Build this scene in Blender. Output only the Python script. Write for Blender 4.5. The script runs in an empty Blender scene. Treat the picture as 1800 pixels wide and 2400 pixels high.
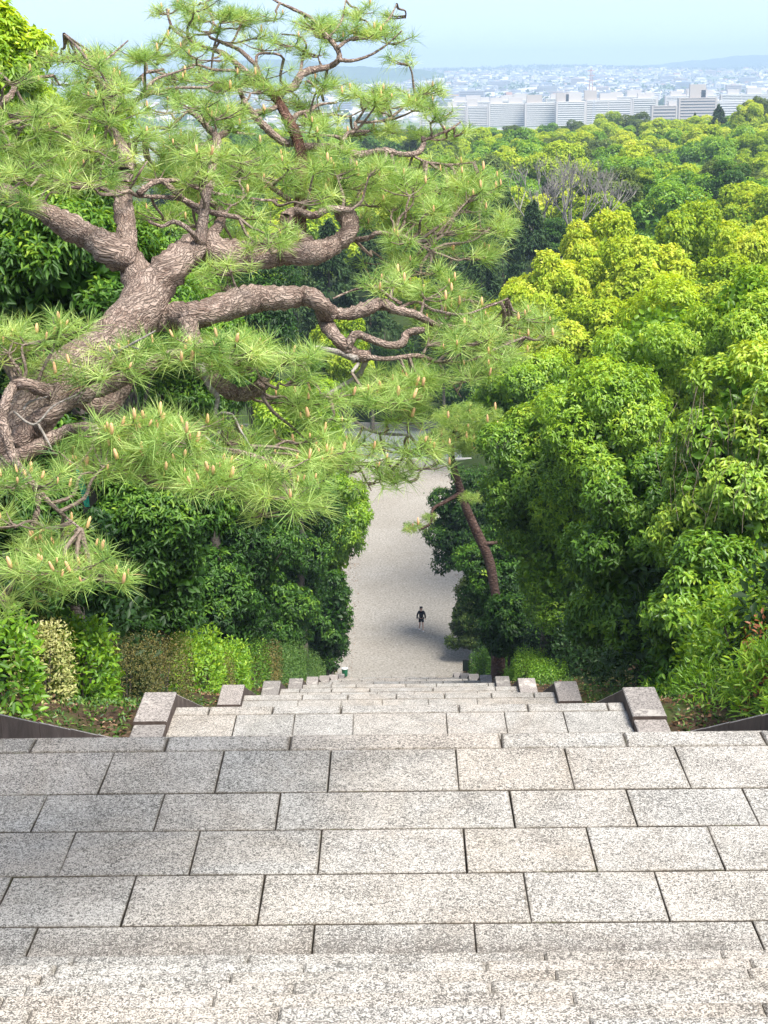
import bpy, math, random
import numpy as np
from mathutils import Vector, Matrix

# ------------------------------------------------------------------ camera, sky, sun, exposure
scene = bpy.context.scene
COL = scene.collection
CAMZ = 37.2
PITCH, YAW, ROLL, FPX = math.radians(16.1), 0.0089, 0.014, 3600.0
_f = Vector((-math.sin(YAW) * math.cos(PITCH), math.cos(YAW) * math.cos(PITCH), -math.sin(PITCH)))
_r0 = Vector((math.cos(YAW), math.sin(YAW), 0.0))
_u0 = _r0.cross(_f)
_r = _r0 * math.cos(ROLL) - _u0 * math.sin(ROLL)
_u = _u0 * math.cos(ROLL) + _r0 * math.sin(ROLL)
CAM = Vector((0.0, 0.0, CAMZ))
cam_data = bpy.data.cameras.new('camera')
cam_data.sensor_fit = 'HORIZONTAL'
cam_data.sensor_width = 36.0
cam_data.lens = 36.0 * FPX / 1800.0
cam_data.clip_start = 0.1
cam_data.clip_end = 40000.0
cam = bpy.data.objects.new('camera', cam_data)
COL.objects.link(cam)
cam.matrix_world = Matrix(((_r.x, _u.x, -_f.x, CAM.x), (_r.y, _u.y, -_f.y, CAM.y), (_r.z, _u.z, -_f.z, CAM.z), (0, 0, 0, 1)))
scene.camera = cam

SUN_EL, SUN_AZ = math.radians(61.0), math.radians(138.0)      # azimuth measured from +Y towards +X
sun_dir = Vector((math.sin(SUN_AZ) * math.cos(SUN_EL), math.cos(SUN_AZ) * math.cos(SUN_EL), math.sin(SUN_EL)))
world = bpy.data.worlds.new('World')
scene.world = world
world.use_nodes = True
wn = world.node_tree
bg = wn.nodes['Background']
sky = wn.nodes.new('ShaderNodeTexSky')
sky.sky_type = 'NISHITA'
sky.sun_disc = False
sky.sun_elevation = SUN_EL
sky.sun_rotation = SUN_AZ
sky.altitude = 80.0
sky.air_density = 1.0
sky.dust_density = 1.0
sky.ozone_density = 1.5
# hazy spring sky: the whole dome is read a little above its true elevation, which keeps the glare band off the horizon
tc_ = wn.nodes.new('ShaderNodeTexCoord')
sx_ = wn.nodes.new('ShaderNodeSeparateXYZ')
ab_ = wn.nodes.new('ShaderNodeMath')
ab_.operation = 'ABSOLUTE'
ma_ = wn.nodes.new('ShaderNodeMath')
ma_.operation = 'MULTIPLY_ADD'
ma_.inputs[1].default_value = 0.85
ma_.inputs[2].default_value = 0.16
cb_ = wn.nodes.new('ShaderNodeCombineXYZ')
wn.links.new(tc_.outputs['Generated'], sx_.inputs[0])
wn.links.new(sx_.outputs['Z'], ab_.inputs[0])
wn.links.new(ab_.outputs[0], ma_.inputs[0])
wn.links.new(sx_.outputs['X'], cb_.inputs['X'])
wn.links.new(sx_.outputs['Y'], cb_.inputs['Y'])
wn.links.new(ma_.outputs[0], cb_.inputs['Z'])
wn.links.new(cb_.outputs[0], sky.inputs['Vector'])
hs_ = wn.nodes.new('ShaderNodeHueSaturation')
hs_.inputs['Saturation'].default_value = 0.68
wn.links.new(sky.outputs['Color'], hs_.inputs['Color'])
wn.links.new(hs_.outputs['Color'], bg.inputs['Color'])
bg.inputs['Strength'].default_value = 0.102
sun_data = bpy.data.lights.new('sun', 'SUN')
sun_data.energy = 3.2
sun_data.angle = math.radians(27.0)
sun_data.color = (1.0, 0.95, 0.87)
sun = bpy.data.objects.new('sun', sun_data)
COL.objects.link(sun)
sun.location = (0, 0, 200)
sun.rotation_euler = sun_dir.to_track_quat('Z', 'Y').to_euler()
scene.view_settings.view_transform = 'Standard'
scene.view_settings.look = 'None'
scene.view_settings.gamma = 1.0
scene.view_settings.exposure = 1.46
scene.render.engine = 'CYCLES'
scene.cycles.max_bounces = 6
scene.cycles.diffuse_bounces = 3
scene.cycles.glossy_bounces = 2
scene.cycles.transmission_bounces = 3
scene.cycles.transparent_max_bounces = 4
scene.cycles.volume_bounces = 0
scene.cycles.use_denoising = True
scene.cycles.sample_clamp_indirect = 6.0

# ------------------------------------------------------------------ helpers
rng = np.random.default_rng(11)
random.seed(5)

def P(px, py, d):
    """point at pixel (px, py) of the 1800 x 2400 photograph, d metres along the view axis"""
    return CAM + (_f + _r * ((px - 900.0) / FPX) + _u * ((1200.0 - py) / FPX)) * d

def PY(px, py, y):
    """point on the ray through a pixel at forward distance y"""
    v = _f + _r * ((px - 900.0) / FPX) + _u * ((1200.0 - py) / FPX)
    return CAM + v * (y / v.y)

def PZ(px, py, z):
    v = _f + _r * ((px - 900.0) / FPX) + _u * ((1200.0 - py) / FPX)
    return CAM + v * ((z - CAMZ) / v.z)

S = 1800.0 / 1659.0

def proj(p):
    q = Vector(p) - CAM
    d = q.dot(_f)
    return 900 + FPX * q.dot(_r) / d, 1200 - FPX * q.dot(_u) / d

def tag(o, label=None, cat=None, group=None, kind=None):
    for k, v in (('label', label), ('category', cat), ('group', group), ('kind', kind)):
        if v:
            o[k] = v
    return o

def link(name, mesh, mat=None, parent=None):
    o = bpy.data.objects.new(name, mesh)
    COL.objects.link(o)
    if mat is not None and not mesh.materials:
        mesh.materials.append(mat)
    if parent is not None:
        o.parent = parent
    return o

def empty(name, loc=(0, 0, 0), rz=0.0):
    o = bpy.data.objects.new(name, None)
    COL.objects.link(o)
    o.location = loc
    o.rotation_euler = (0, 0, rz)
    o.empty_display_size = 0.2
    return o

def mesh_np(name, verts, faces, k, smooth=False, attrs=None):
    """verts (n,3), faces (m,k) arrays; attrs: {name: (domain, values)}"""
    me = bpy.data.meshes.new(name)
    verts = np.asarray(verts, dtype=np.float32)
    faces = np.asarray(faces, dtype=np.int32)
    me.vertices.add(len(verts))
    me.vertices.foreach_set('co', verts.ravel())
    me.loops.add(faces.size)
    me.loops.foreach_set('vertex_index', faces.ravel())
    me.polygons.add(len(faces))
    me.polygons.foreach_set('loop_start', np.arange(0, faces.size, k, dtype=np.int32))
    me.polygons.foreach_set('loop_total', np.full(len(faces), k, dtype=np.int32))
    if smooth:
        me.polygons.foreach_set('use_smooth', np.ones(len(faces), dtype=bool))
    for an, (dom, val) in (attrs or {}).items():
        a = me.attributes.new(an, 'FLOAT', dom)
        a.data.foreach_set('value', np.asarray(val, dtype=np.float32))
    me.update(calc_edges=True)
    me.validate()
    return me

class MB:
    """collects simple shapes into one mesh"""
    def __init__(s):
        s.v, s.f = [], []
    def add(s, v, f):
        b = len(s.v)
        s.v += [tuple(p) for p in v]
        s.f += [tuple(i + b for i in q) for q in f]
        return s
    def box(s, x0, x1, y0, y1, z0, z1):
        v = [(x0, y0, z0), (x1, y0, z0), (x1, y1, z0), (x0, y1, z0), (x0, y0, z1), (x1, y0, z1), (x1, y1, z1), (x0, y1, z1)]
        return s.add(v, [(0, 3, 2, 1), (4, 5, 6, 7), (0, 1, 5, 4), (1, 2, 6, 5), (2, 3, 7, 6), (3, 0, 4, 7)])
    def tube(s, pts, rad, n=8, cap=True, rough=0.0, seed=0):
        rn = random.Random(seed)
        pts = [Vector(p) for p in pts]
        b = len(s.v)
        up = Vector((0.13, 0.21, 0.97))
        for i, p in enumerate(pts):
            t = (pts[min(i + 1, len(pts) - 1)] - pts[max(i - 1, 0)])
            if t.length < 1e-9:
                t = Vector((0, 0, 1))
            t.normalize()
            a = t.cross(up)
            if a.length < 0.05:
                a = t.cross(Vector((1, 0.2, 0)))
            a.normalize()
            c = a.cross(t)
            for j in range(n):
                th = 2 * math.pi * j / n
                r = rad[i] * (1 + rough * rn.uniform(-1, 1))
                s.v.append(tuple(p + a * (math.cos(th) * r) + c * (math.sin(th) * r)))
        for i in range(len(pts) - 1):
            for j in range(n):
                k = (j + 1) % n
                s.f.append((b + i * n + j, b + i * n + k, b + (i + 1) * n + k, b + (i + 1) * n + j))
        if cap:
            s.f.append(tuple(b + j for j in range(n))[::-1])
            s.f.append(tuple(b + (len(pts) - 1) * n + j for j in range(n)))
        return s
    def mesh(s, name, smooth=False):
        me = bpy.data.meshes.new(name)
        me.from_pydata(s.v, [], s.f)
        if smooth:
            me.polygons.foreach_set('use_smooth', [True] * len(me.polygons))
        me.update()
        return me
    def build(s, name, mat, parent=None, smooth=False):
        return link(name, s.mesh(name, smooth), mat, parent)

def catmull(pts, n=5):
    """pts: list of (Vector, radius); returns a smooth list"""
    out_p, out_r = [], []
    m = len(pts)
    for i in range(m - 1):
        p0, p1, p2, p3 = pts[max(i - 1, 0)], pts[i], pts[i + 1], pts[min(i + 2, m - 1)]
        for j in range(n):
            t = j / n
            a = [0.5 * ((2 * p1[0][k]) + (-p0[0][k] + p2[0][k]) * t + (2 * p0[0][k] - 5 * p1[0][k] + 4 * p2[0][k] - p3[0][k]) * t * t
                        + (-p0[0][k] + 3 * p1[0][k] - 3 * p2[0][k] + p3[0][k]) * t ** 3) for k in range(3)]
            out_p.append(Vector(a))
            out_r.append(p1[1] * (1 - t) + p2[1] * t)
    out_p.append(Vector(pts[-1][0]))
    out_r.append(pts[-1][1])
    return out_p, out_r

# ------------------------------------------------------------------ materials
class NT:
    def __init__(s, name):
        s.m = bpy.data.materials.new(name)
        s.m.use_nodes = True
        s.t = s.m.node_tree
        s.b = s.t.nodes['Principled BSDF']
        s.out = s.t.nodes['Material Output']
    def n(s, typ, **kw):
        x = s.t.nodes.new(typ)
        for k, v in kw.items():
            if k in x.inputs.keys():
                x.inputs[k].default_value = v
            else:
                setattr(x, k, v)
        return x
    def l(s, a, b):
        s.t.links.new(a, b)
    def noise(s, vec, scale, detail=3.0, rough=0.55, dist=0.0):
        x = s.n('ShaderNodeTexNoise')
        x.inputs['Scale'].default_value = scale
        x.inputs['Detail'].default_value = detail
        x.inputs['Roughness'].default_value = rough
        x.inputs['Distortion'].default_value = dist
        if vec is not None:
            s.l(vec, x.inputs['Vector'])
        return x.outputs['Fac']
    def ramp(s, fac, stops, interp='LINEAR'):
        x = s.n('ShaderNodeValToRGB')
        x.color_ramp.interpolation = interp
        el = x.color_ramp.elements
        while len(el) < len(stops):
            el.new(0.5)
        for e, (p, c) in zip(el, stops):
            e.position = p
            e.color = (*c, 1) if len(c) == 3 else c
        s.l(fac, x.inputs['Fac'])
        return x.outputs['Color']
    def mix(s, fac, a, b, blend='MIX'):
        x = s.n('ShaderNodeMix', data_type='RGBA', blend_type=blend)
        for sock, v in ((x.inputs[0], fac), (x.inputs[6], a), (x.inputs[7], b)):
            if isinstance(v, (int, float)):
                sock.default_value = v
            elif isinstance(v, tuple):
                sock.default_value = (*v, 1)
            else:
                s.l(v, sock)
        return x.outputs[2]
    def math(s, op, a, b=0.0, clamp=False):
        x = s.n('ShaderNodeMath', operation=op, use_clamp=clamp)
        for sock, v in ((x.inputs[0], a), (x.inputs[1], b)):
            if isinstance(v, (int, float)):
                sock.default_value = v
            else:
                s.l(v, sock)
        return x.outputs[0]
    def attr(s, name):
        return s.n('ShaderNodeAttribute', attribute_name=name).outputs['Fac']
    def pos(s):
        return s.n('ShaderNodeNewGeometry').outputs['Position']
    def obj(s):
        return s.n('ShaderNodeTexCoord').outputs['Object']
    def rand(s):
        return s.n('ShaderNodeObjectInfo').outputs['Random']
    def bump(s, h, strength, dist=0.01):
        x = s.n('ShaderNodeBump')
        x.inputs['Strength'].default_value = strength
        x.inputs['Distance'].default_value = dist
        s.l(h, x.inputs['Height'])
        s.l(x.outputs['Normal'], s.b.inputs['Normal'])
    def fin(s, color=None, rough=0.8, spec=0.3):
        if color is not None:
            if isinstance(color, tuple):
                s.b.inputs['Base Color'].default_value = (*color, 1)
            else:
                s.l(color, s.b.inputs['Base Color'])
        s.b.inputs['Roughness'].default_value = rough
        s.b.inputs['Specular IOR Level'].default_value = spec
        return s.m

def plain(name, c, rough=0.7, spec=0.3):
    return NT(name).fin(c, rough, spec)

def granite():
    s = NT('granite')
    p = s.pos()
    n1 = s.noise(p, 60.0, 2.0, 0.55, 1.6)
    n2 = s.noise(p, 130.0, 2.0, 0.6, 0.6)
    comb = s.math('ADD', s.math('MULTIPLY', n1, 0.68), s.math('MULTIPLY', n2, 0.32))
    big = s.noise(p, 2.3, 5.0, 0.65, 0.6)
    th = s.math('ADD', comb, s.math('MULTIPLY', s.math('SUBTRACT', big, 0.5), 0.16))
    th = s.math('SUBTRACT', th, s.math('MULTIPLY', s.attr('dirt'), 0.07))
    col = s.ramp(th, [(0.40, (0.085, 0.081, 0.075)), (0.475, (0.15, 0.144, 0.133)), (0.508, (0.365, 0.351, 0.326)), (0.60, (0.47, 0.452, 0.42))])
    # broad weathering: rusty and grey-green stains, darker worn patches
    st1 = s.noise(p, 0.55, 5.0, 0.68, 0.9)
    col = s.mix(s.math('MULTIPLY', s.ramp(st1, [(0.45, (0, 0, 0)), (0.70, (1, 1, 1))]), 0.40), col, (0.88, 0.74, 0.60), 'MULTIPLY')
    st2 = s.noise(p, 1.3, 5.0, 0.7, 1.2)
    col = s.mix(s.math('MULTIPLY', s.ramp(st2, [(0.52, (0, 0, 0)), (0.72, (1, 1, 1))]), 0.45), col, (0.70, 0.70, 0.66), 'MULTIPLY')
    tint = s.ramp(s.rand(), [(0.0, (0.94, 0.945, 0.945)), (0.3, (1.0, 0.995, 0.985)), (0.6, (1.01, 0.975, 0.935)), (0.8, (0.965, 0.968, 0.965)), (1.0, (1.04, 1.01, 0.985))])
    col = s.mix(1.0, col, tint, 'MULTIPLY')
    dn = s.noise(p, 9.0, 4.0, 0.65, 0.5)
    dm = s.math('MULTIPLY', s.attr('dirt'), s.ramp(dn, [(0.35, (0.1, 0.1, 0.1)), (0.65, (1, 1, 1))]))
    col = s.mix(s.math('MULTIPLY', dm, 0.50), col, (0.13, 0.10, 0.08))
    # dirt gathered along the edges of each stone
    en = s.noise(p, 7.0, 4.0, 0.7, 0.5)
    em = s.math('MULTIPLY', s.attr('edge'), s.ramp(en, [(0.40, (0, 0, 0)), (0.62, (1, 1, 1))]))
    col = s.mix(s.math('MULTIPLY', em, 0.45), col, (0.12, 0.10, 0.07))
    jn = s.ramp(s.noise(p, 5.0, 5.0, 0.7), [(0.38, (0.022, 0.017, 0.012)), (0.58, (0.055, 0.04, 0.026)), (0.66, (0.06, 0.065, 0.02))])
    col = s.mix(s.attr('joint'), col, jn)
    s.bump(comb, 0.5, 0.005)
    return s.fin(col, 0.85, 0.2)

def kerb_stone_mat():
    s = NT('weathered_granite')
    p = s.pos()
    mp = s.n('ShaderNodeMapping')
    mp.inputs['Scale'].default_value = (1, 0.5, 0.4)
    s.l(p, mp.inputs['Vector'])
    streak = s.noise(mp.outputs['Vector'], 4.5, 6.0, 0.7, 0.6)
    sp = s.noise(p, 42.0, 2.0, 0.6, 0.8)
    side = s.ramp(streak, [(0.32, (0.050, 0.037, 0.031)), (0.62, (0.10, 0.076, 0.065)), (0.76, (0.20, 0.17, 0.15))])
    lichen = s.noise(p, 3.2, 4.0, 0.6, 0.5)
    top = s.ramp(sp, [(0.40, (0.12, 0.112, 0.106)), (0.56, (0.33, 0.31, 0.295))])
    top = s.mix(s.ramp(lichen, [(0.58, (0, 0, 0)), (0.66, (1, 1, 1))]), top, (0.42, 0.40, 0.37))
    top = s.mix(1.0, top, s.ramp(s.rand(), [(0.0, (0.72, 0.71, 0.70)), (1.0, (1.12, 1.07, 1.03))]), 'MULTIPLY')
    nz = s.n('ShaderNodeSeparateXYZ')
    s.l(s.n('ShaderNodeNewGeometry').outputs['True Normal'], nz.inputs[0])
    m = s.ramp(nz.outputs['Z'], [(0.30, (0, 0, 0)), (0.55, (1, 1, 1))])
    s.bump(sp, 0.5, 0.006)
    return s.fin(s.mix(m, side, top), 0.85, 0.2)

def joint_mat():
    s = NT('joint_soil')
    p = s.pos()
    c = s.ramp(s.noise(p, 6.0, 5.0, 0.7), [(0.35, (0.035, 0.028, 0.020)), (0.55, (0.085, 0.062, 0.040)), (0.66, (0.09, 0.10, 0.03))])
    return s.fin(c, 0.95, 0.1)

def gravel():
    s = NT('gravel')
    p = s.pos()
    f = s.noise(p, 7.0, 5.0, 0.75, 0.2)
    mp = s.n('ShaderNodeMapping')
    mp.inputs['Scale'].default_value = (0.35, 1.1, 1)
    s.l(p, mp.inputs['Vector'])
    b = s.noise(mp.outputs['Vector'], 1.6, 4.0, 0.6)
    c = s.ramp(f, [(0.36, (0.165, 0.15, 0.125)), (0.50, (0.285, 0.265, 0.23)), (0.64, (0.41, 0.388, 0.345))])
    c = s.mix(s.math('MULTIPLY', b, 0.35), c, (0.22, 0.195, 0.16))
    wide = s.noise(p, 0.16, 5.0, 0.65, 0.6)
    c = s.mix(s.math('MULTIPLY', s.ramp(wide, [(0.38, (0, 0, 0)), (0.66, (1, 1, 1))]), 0.45), c, (0.74, 0.71, 0.66), 'MULTIPLY')
    fleck = s.noise(p, 3.1, 2.0, 0.5, 0.0)
    c = s.mix(s.ramp(fleck, [(0.70, (0, 0, 0)), (0.74, (0.6, 0.6, 0.6))]), c, (0.44, 0.42, 0.38))
    s.bump(f, 0.6, 0.03)
    return s.fin(c, 0.9, 0.15)

def earth():
    s = NT('earth')
    p = s.pos()
    f = s.noise(p, 5.0, 6.0, 0.7, 0.5)
    g = s.noise(p, 0.8, 4.0, 0.6)
    c = s.ramp(f, [(0.30, (0.022, 0.016, 0.011)), (0.55, (0.075, 0.05, 0.032)), (0.68, (0.20, 0.135, 0.085))])
    c = s.mix(s.ramp(g, [(0.48, (0, 0, 0)), (0.62, (1, 1, 1))]), c, (0.05, 0.075, 0.018))
    # beyond the park: the paddy-green and grey plain
    far = s.n('ShaderNodeSeparateXYZ')
    s.l(p, far.inputs[0])
    m = s.ramp(s.math('MULTIPLY', far.outputs['Y'], 0.001), [(0.55, (0, 0, 0)), (0.75, (1, 1, 1))])
    f2 = s.noise(p, 0.006, 5.0, 0.7)
    mid = s.ramp(s.math('MULTIPLY', far.outputs['Y'], 0.01), [(0.93, (0, 0, 0)), (1.0, (1, 1, 1))])
    c = s.mix(s.math('MULTIPLY', mid, 0.85), c, (0.03, 0.055, 0.012))
    c2 = s.ramp(f2, [(0.40, (0.10, 0.17, 0.05)), (0.52, (0.24, 0.25, 0.23)), (0.62, (0.36, 0.36, 0.35))])
    s.bump(f, 0.8, 0.05)
    return s.fin(s.mix(m, c, c2), 0.95, 0.1)

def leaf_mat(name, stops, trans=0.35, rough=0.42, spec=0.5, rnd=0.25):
    """leaf colour from the per-leaf 'tint' attribute (age of the leaf; shade painted in for inner crown leaves), a little by tree"""
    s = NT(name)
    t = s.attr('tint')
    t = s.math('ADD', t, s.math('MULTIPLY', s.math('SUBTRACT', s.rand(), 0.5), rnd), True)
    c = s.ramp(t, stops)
    s.fin(c, rough, spec)
    tr = s.n('ShaderNodeBsdfTranslucent')
    tc = s.mix(1.0, c, (1.45, 1.25, 0.45), 'MULTIPLY')
    s.l(tc, tr.inputs['Color'])
    mx = s.n('ShaderNodeMixShader')
    mx.inputs[0].default_value = trans
    s.l(s.b.outputs[0], mx.inputs[1])
    s.l(tr.outputs[0], mx.inputs[2])
    s.l(mx.outputs[0], s.out.inputs['Surface'])
    return s.m

def bark(name, lo, mid, hi, scale=1.0):
    s = NT(name)
    p = s.pos()
    v = s.n('ShaderNodeTexVoronoi', feature='DISTANCE_TO_EDGE')
    v.inputs['Scale'].default_value = 26.0 * scale
    wp = s.n('ShaderNodeMapping')
    wp.inputs['Scale'].default_value = (0.6, 0.6, 1.0)
    nd = s.n('ShaderNodeTexNoise')
    nd.inputs['Scale'].default_value = 14.0 * scale
    s.l(p, nd.inputs['Vector'])
    ad = s.n('ShaderNodeVectorMath', operation='MULTIPLY_ADD')
    ad.inputs[1].default_value = (0.06 / scale,) * 3
    s.l(nd.outputs['Color'], ad.inputs[0])
    s.l(p, ad.inputs[2])
    s.l(ad.outputs[0], wp.inputs['Vector'])
    s.l(wp.outputs[0], v.inputs['Vector'])
    e = v.outputs['Distance']
    n = s.noise(p, 40.0 * scale, 4.0, 0.7)
    b = s.noise(p, 3.5 * scale, 3.0, 0.6)
    c = s.ramp(s.math('ADD', s.math('MULTIPLY', e, 1.0), s.math('MULTIPLY', n, 0.80)), [(0.22, lo), (0.42, mid), (0.72, hi)])
    c = s.mix(s.ramp(b, [(0.40, (0, 0, 0)), (0.62, (0.7, 0.7, 0.7))]), c, hi)
    s.bump(s.math('ADD', e, s.math('MULTIPLY', n, 0.6)), 0.9, 0.022 / scale)
    return s.fin(c, 0.9, 0.15)

def pine_bark(name, crack, lo, mid, hi):
    """plates stretched along the limb: reads the 'bk' coordinate laid on every limb"""
    s = NT(name)
    q = s.n('ShaderNodeAttribute', attribute_name='bk').outputs['Vector']
    nd = s.n('ShaderNodeTexNoise')
    nd.inputs['Scale'].default_value = 16.0
    nd.inputs['Detail'].default_value = 3.0
    s.l(q, nd.inputs['Vector'])
    ad = s.n('ShaderNodeVectorMath', operation='MULTIPLY_ADD')
    ad.inputs[1].default_value = (0.07, 0.07, 0.12)
    s.l(nd.outputs['Color'], ad.inputs[0])
    s.l(q, ad.inputs[2])
    mp = s.n('ShaderNodeMapping')
    mp.inputs['Scale'].default_value = (1.0, 1.0, 0.33)
    s.l(ad.outputs[0], mp.inputs['Vector'])
    v = s.n('ShaderNodeTexVoronoi', feature='DISTANCE_TO_EDGE')
    v.inputs['Scale'].default_value = 58.0
    s.l(mp.outputs[0], v.inputs['Vector'])
    vc = s.n('ShaderNodeTexVoronoi')
    vc.inputs['Scale'].default_value = 58.0
    s.l(mp.outputs[0], vc.inputs['Vector'])
    fine = s.noise(q, 90.0, 5.0, 0.75)
    coarse = s.noise(q, 5.0, 4.0, 0.65)
    plate = s.ramp(s.math('ADD', s.math('MULTIPLY', vc.outputs['Distance'], 0.35), s.math('MULTIPLY', fine, 0.85)), [(0.36, lo), (0.54, mid), (0.74, hi)])
    plate = s.mix(s.ramp(coarse, [(0.42, (0, 0, 0)), (0.64, (0.75, 0.75, 0.75))]), plate, hi)
    rnd = s.n('ShaderNodeSeparateColor')
    s.l(vc.outputs['Color'], rnd.inputs[0])
    plate = s.mix(1.0, plate, s.ramp(rnd.outputs[0], [(0, (0.72, 0.68, 0.65)), (1, (1.15, 1.12, 1.1))]), 'MULTIPLY')
    m = s.ramp(v.outputs['Distance'], [(0.0, (0, 0, 0)), (0.11, (1, 1, 1))])
    s.bump(s.math('ADD', s.math('MULTIPLY', s.math('MINIMUM', v.outputs['Distance'], 0.25), 1.6), s.math('MULTIPLY', fine, 0.45)), 1.0, 0.02)
    return s.fin(s.mix(m, crack, plate), 0.92, 0.12)

M = {}
M['granite'] = granite()
M['kerb'] = kerb_stone_mat()
M['joint'] = joint_mat()
M['gravel'] = gravel()
M['earth'] = earth()
M['asphalt'] = plain('asphalt', (0.16, 0.17, 0.18), 0.9)
M['bark'] = pine_bark('pine_bark', (0.085, 0.058, 0.047), (0.15, 0.102, 0.082), (0.27, 0.20, 0.165), (0.45, 0.37, 0.315))
M['redbark'] = bark('red_bark', (0.010, 0.006, 0.005), (0.048, 0.025, 0.020), (0.13, 0.085, 0.07), 0.35)
M['pinered'] = pine_bark('red_pine_bark', (0.016, 0.008, 0.006), (0.07, 0.030, 0.022), (0.14, 0.070, 0.052), (0.24, 0.155, 0.12))
M['twigbark'] = bark('twig_bark', (0.03, 0.02, 0.015), (0.10, 0.072, 0.055), (0.24, 0.19, 0.15), 2.0)
M['deadwood'] = bark('dead_wood', (0.08, 0.065, 0.055), (0.20, 0.175, 0.15), (0.34, 0.31, 0.275), 2.0)
M['trunk'] = bark('tree_bark', (0.02, 0.016, 0.012), (0.07, 0.055, 0.045), (0.15, 0.13, 0.11))
M['glossy'] = leaf_mat('glossy_leaves', [(0.0, (0.04, 0.11, 0.010)), (0.45, (0.145, 0.29, 0.024)), (0.75, (0.28, 0.44, 0.045)), (1.0, (0.46, 0.58, 0.07))], 0.34, 0.38, 0.42)
M['dark'] = leaf_mat('dark_leaves', [(0.0, (0.012, 0.042, 0.007)), (0.5, (0.055, 0.145, 0.014)), (0.85, (0.18, 0.33, 0.03)), (1.0, (0.33, 0.46, 0.05))], 0.34, 0.45, 0.3)
M['mid'] = leaf_mat('mid_leaves', [(0.0, (0.035, 0.11, 0.010)), (0.5, (0.17, 0.35, 0.022)), (1.0, (0.42, 0.58, 0.05))], 0.42)
M['camphor'] = leaf_mat('camphor_leaves', [(0.0, (0.10, 0.20, 0.012)), (0.40, (0.33, 0.47, 0.02)), (1.0, (0.62, 0.66, 0.09))], 0.40, 0.5, 0.3, 0.35)
M['fresh'] = leaf_mat('fresh_leaves', [(0.0, (0.07, 0.17, 0.012)), (0.5, (0.24, 0.42, 0.022)), (1.0, (0.50, 0.63, 0.05))], 0.42)
M['olive'] = leaf_mat('olive_leaves', [(0.0, (0.04, 0.075, 0.016)), (0.5, (0.12, 0.18, 0.035)), (1.0, (0.24, 0.30, 0.06))], 0.3, 0.5, 0.3)
M['conifer'] = leaf_mat('conifer_leaves', [(0.0, (0.012, 0.035, 0.012)), (0.6, (0.04, 0.085, 0.025)), (1.0, (0.09, 0.14, 0.04))], 0.2, 0.6, 0.2)
M['needle'] = leaf_mat('pine_needles', [(0.0, (0.08, 0.18, 0.04)), (0.5, (0.32, 0.49, 0.125)), (0.92, (0.62, 0.74, 0.28)), (1.0, (0.50, 0.36, 0.17))], 0.34, 0.45, 0.35, 0.0)
M['cream'] = leaf_mat('cream_leaves', [(0.0, (0.14, 0.21, 0.04)), (0.5, (0.36, 0.38, 0.13)), (1.0, (0.56, 0.52, 0.28))], 0.25, 0.5, 0.3)
M['hedge'] = leaf_mat('hedge_leaves', [(0.0, (0.02, 0.06, 0.012)), (0.5, (0.06, 0.14, 0.022)), (1.0, (0.17, 0.27, 0.045))], 0.25, 0.45, 0.4)
M['brownhedge'] = leaf_mat('bronze_hedge_leaves', [(0.0, (0.035, 0.05, 0.014)), (0.5, (0.12, 0.12, 0.03)), (1.0, (0.28, 0.18, 0.06))], 0.2, 0.5, 0.3)
M['shade'] = leaf_mat('undergrowth_shade_leaves', [(0.0, (0.008, 0.024, 0.006)), (0.6, (0.022, 0.058, 0.010)), (1.0, (0.06, 0.12, 0.02))], 0.2, 0.5, 0.25)  # leaf colour darkened: the shade of the gap behind the hedges is painted in
M['red'] = leaf_mat('red_young_leaves', [(0.0, (0.18, 0.06, 0.025)), (1.0, (0.50, 0.20, 0.09))], 0.3)
M['candle'] = plain('pine_candle', (0.72, 0.42, 0.22), 0.7, 0.2)

# ------------------------------------------------------------------ ground, stairway, plaza
HALF, KW = 3.15, 0.43
RISE, TREAD, NST = 0.16264, 0.34, 22
Z0 = CAMZ - 5.0
E = [11.07 + 8.9 * k for k in range(9)]
SL = [7.72] + [E[k] + 7.14 for k in range(8)]
ZL = [Z0 - NST * RISE * k for k in range(9)]
BOTTOM = E[8] + 7.14

_ky = [-60.0, 0.58]
_kz = [Z0 + 3.52, Z0 + 3.52]
for k in range(9):
    _ky += [SL[k], E[k]]
    _kz += [ZL[k], ZL[k]]
_ky += [BOTTOM, 230.0, 420.0, 700.0, 1000.0, 20000.0]
_kz += [0.0, 0.0, -3.0, -10.0, -38.0, -38.0]

def base_z(y):
    return np.interp(y, _ky, _kz)

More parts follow.
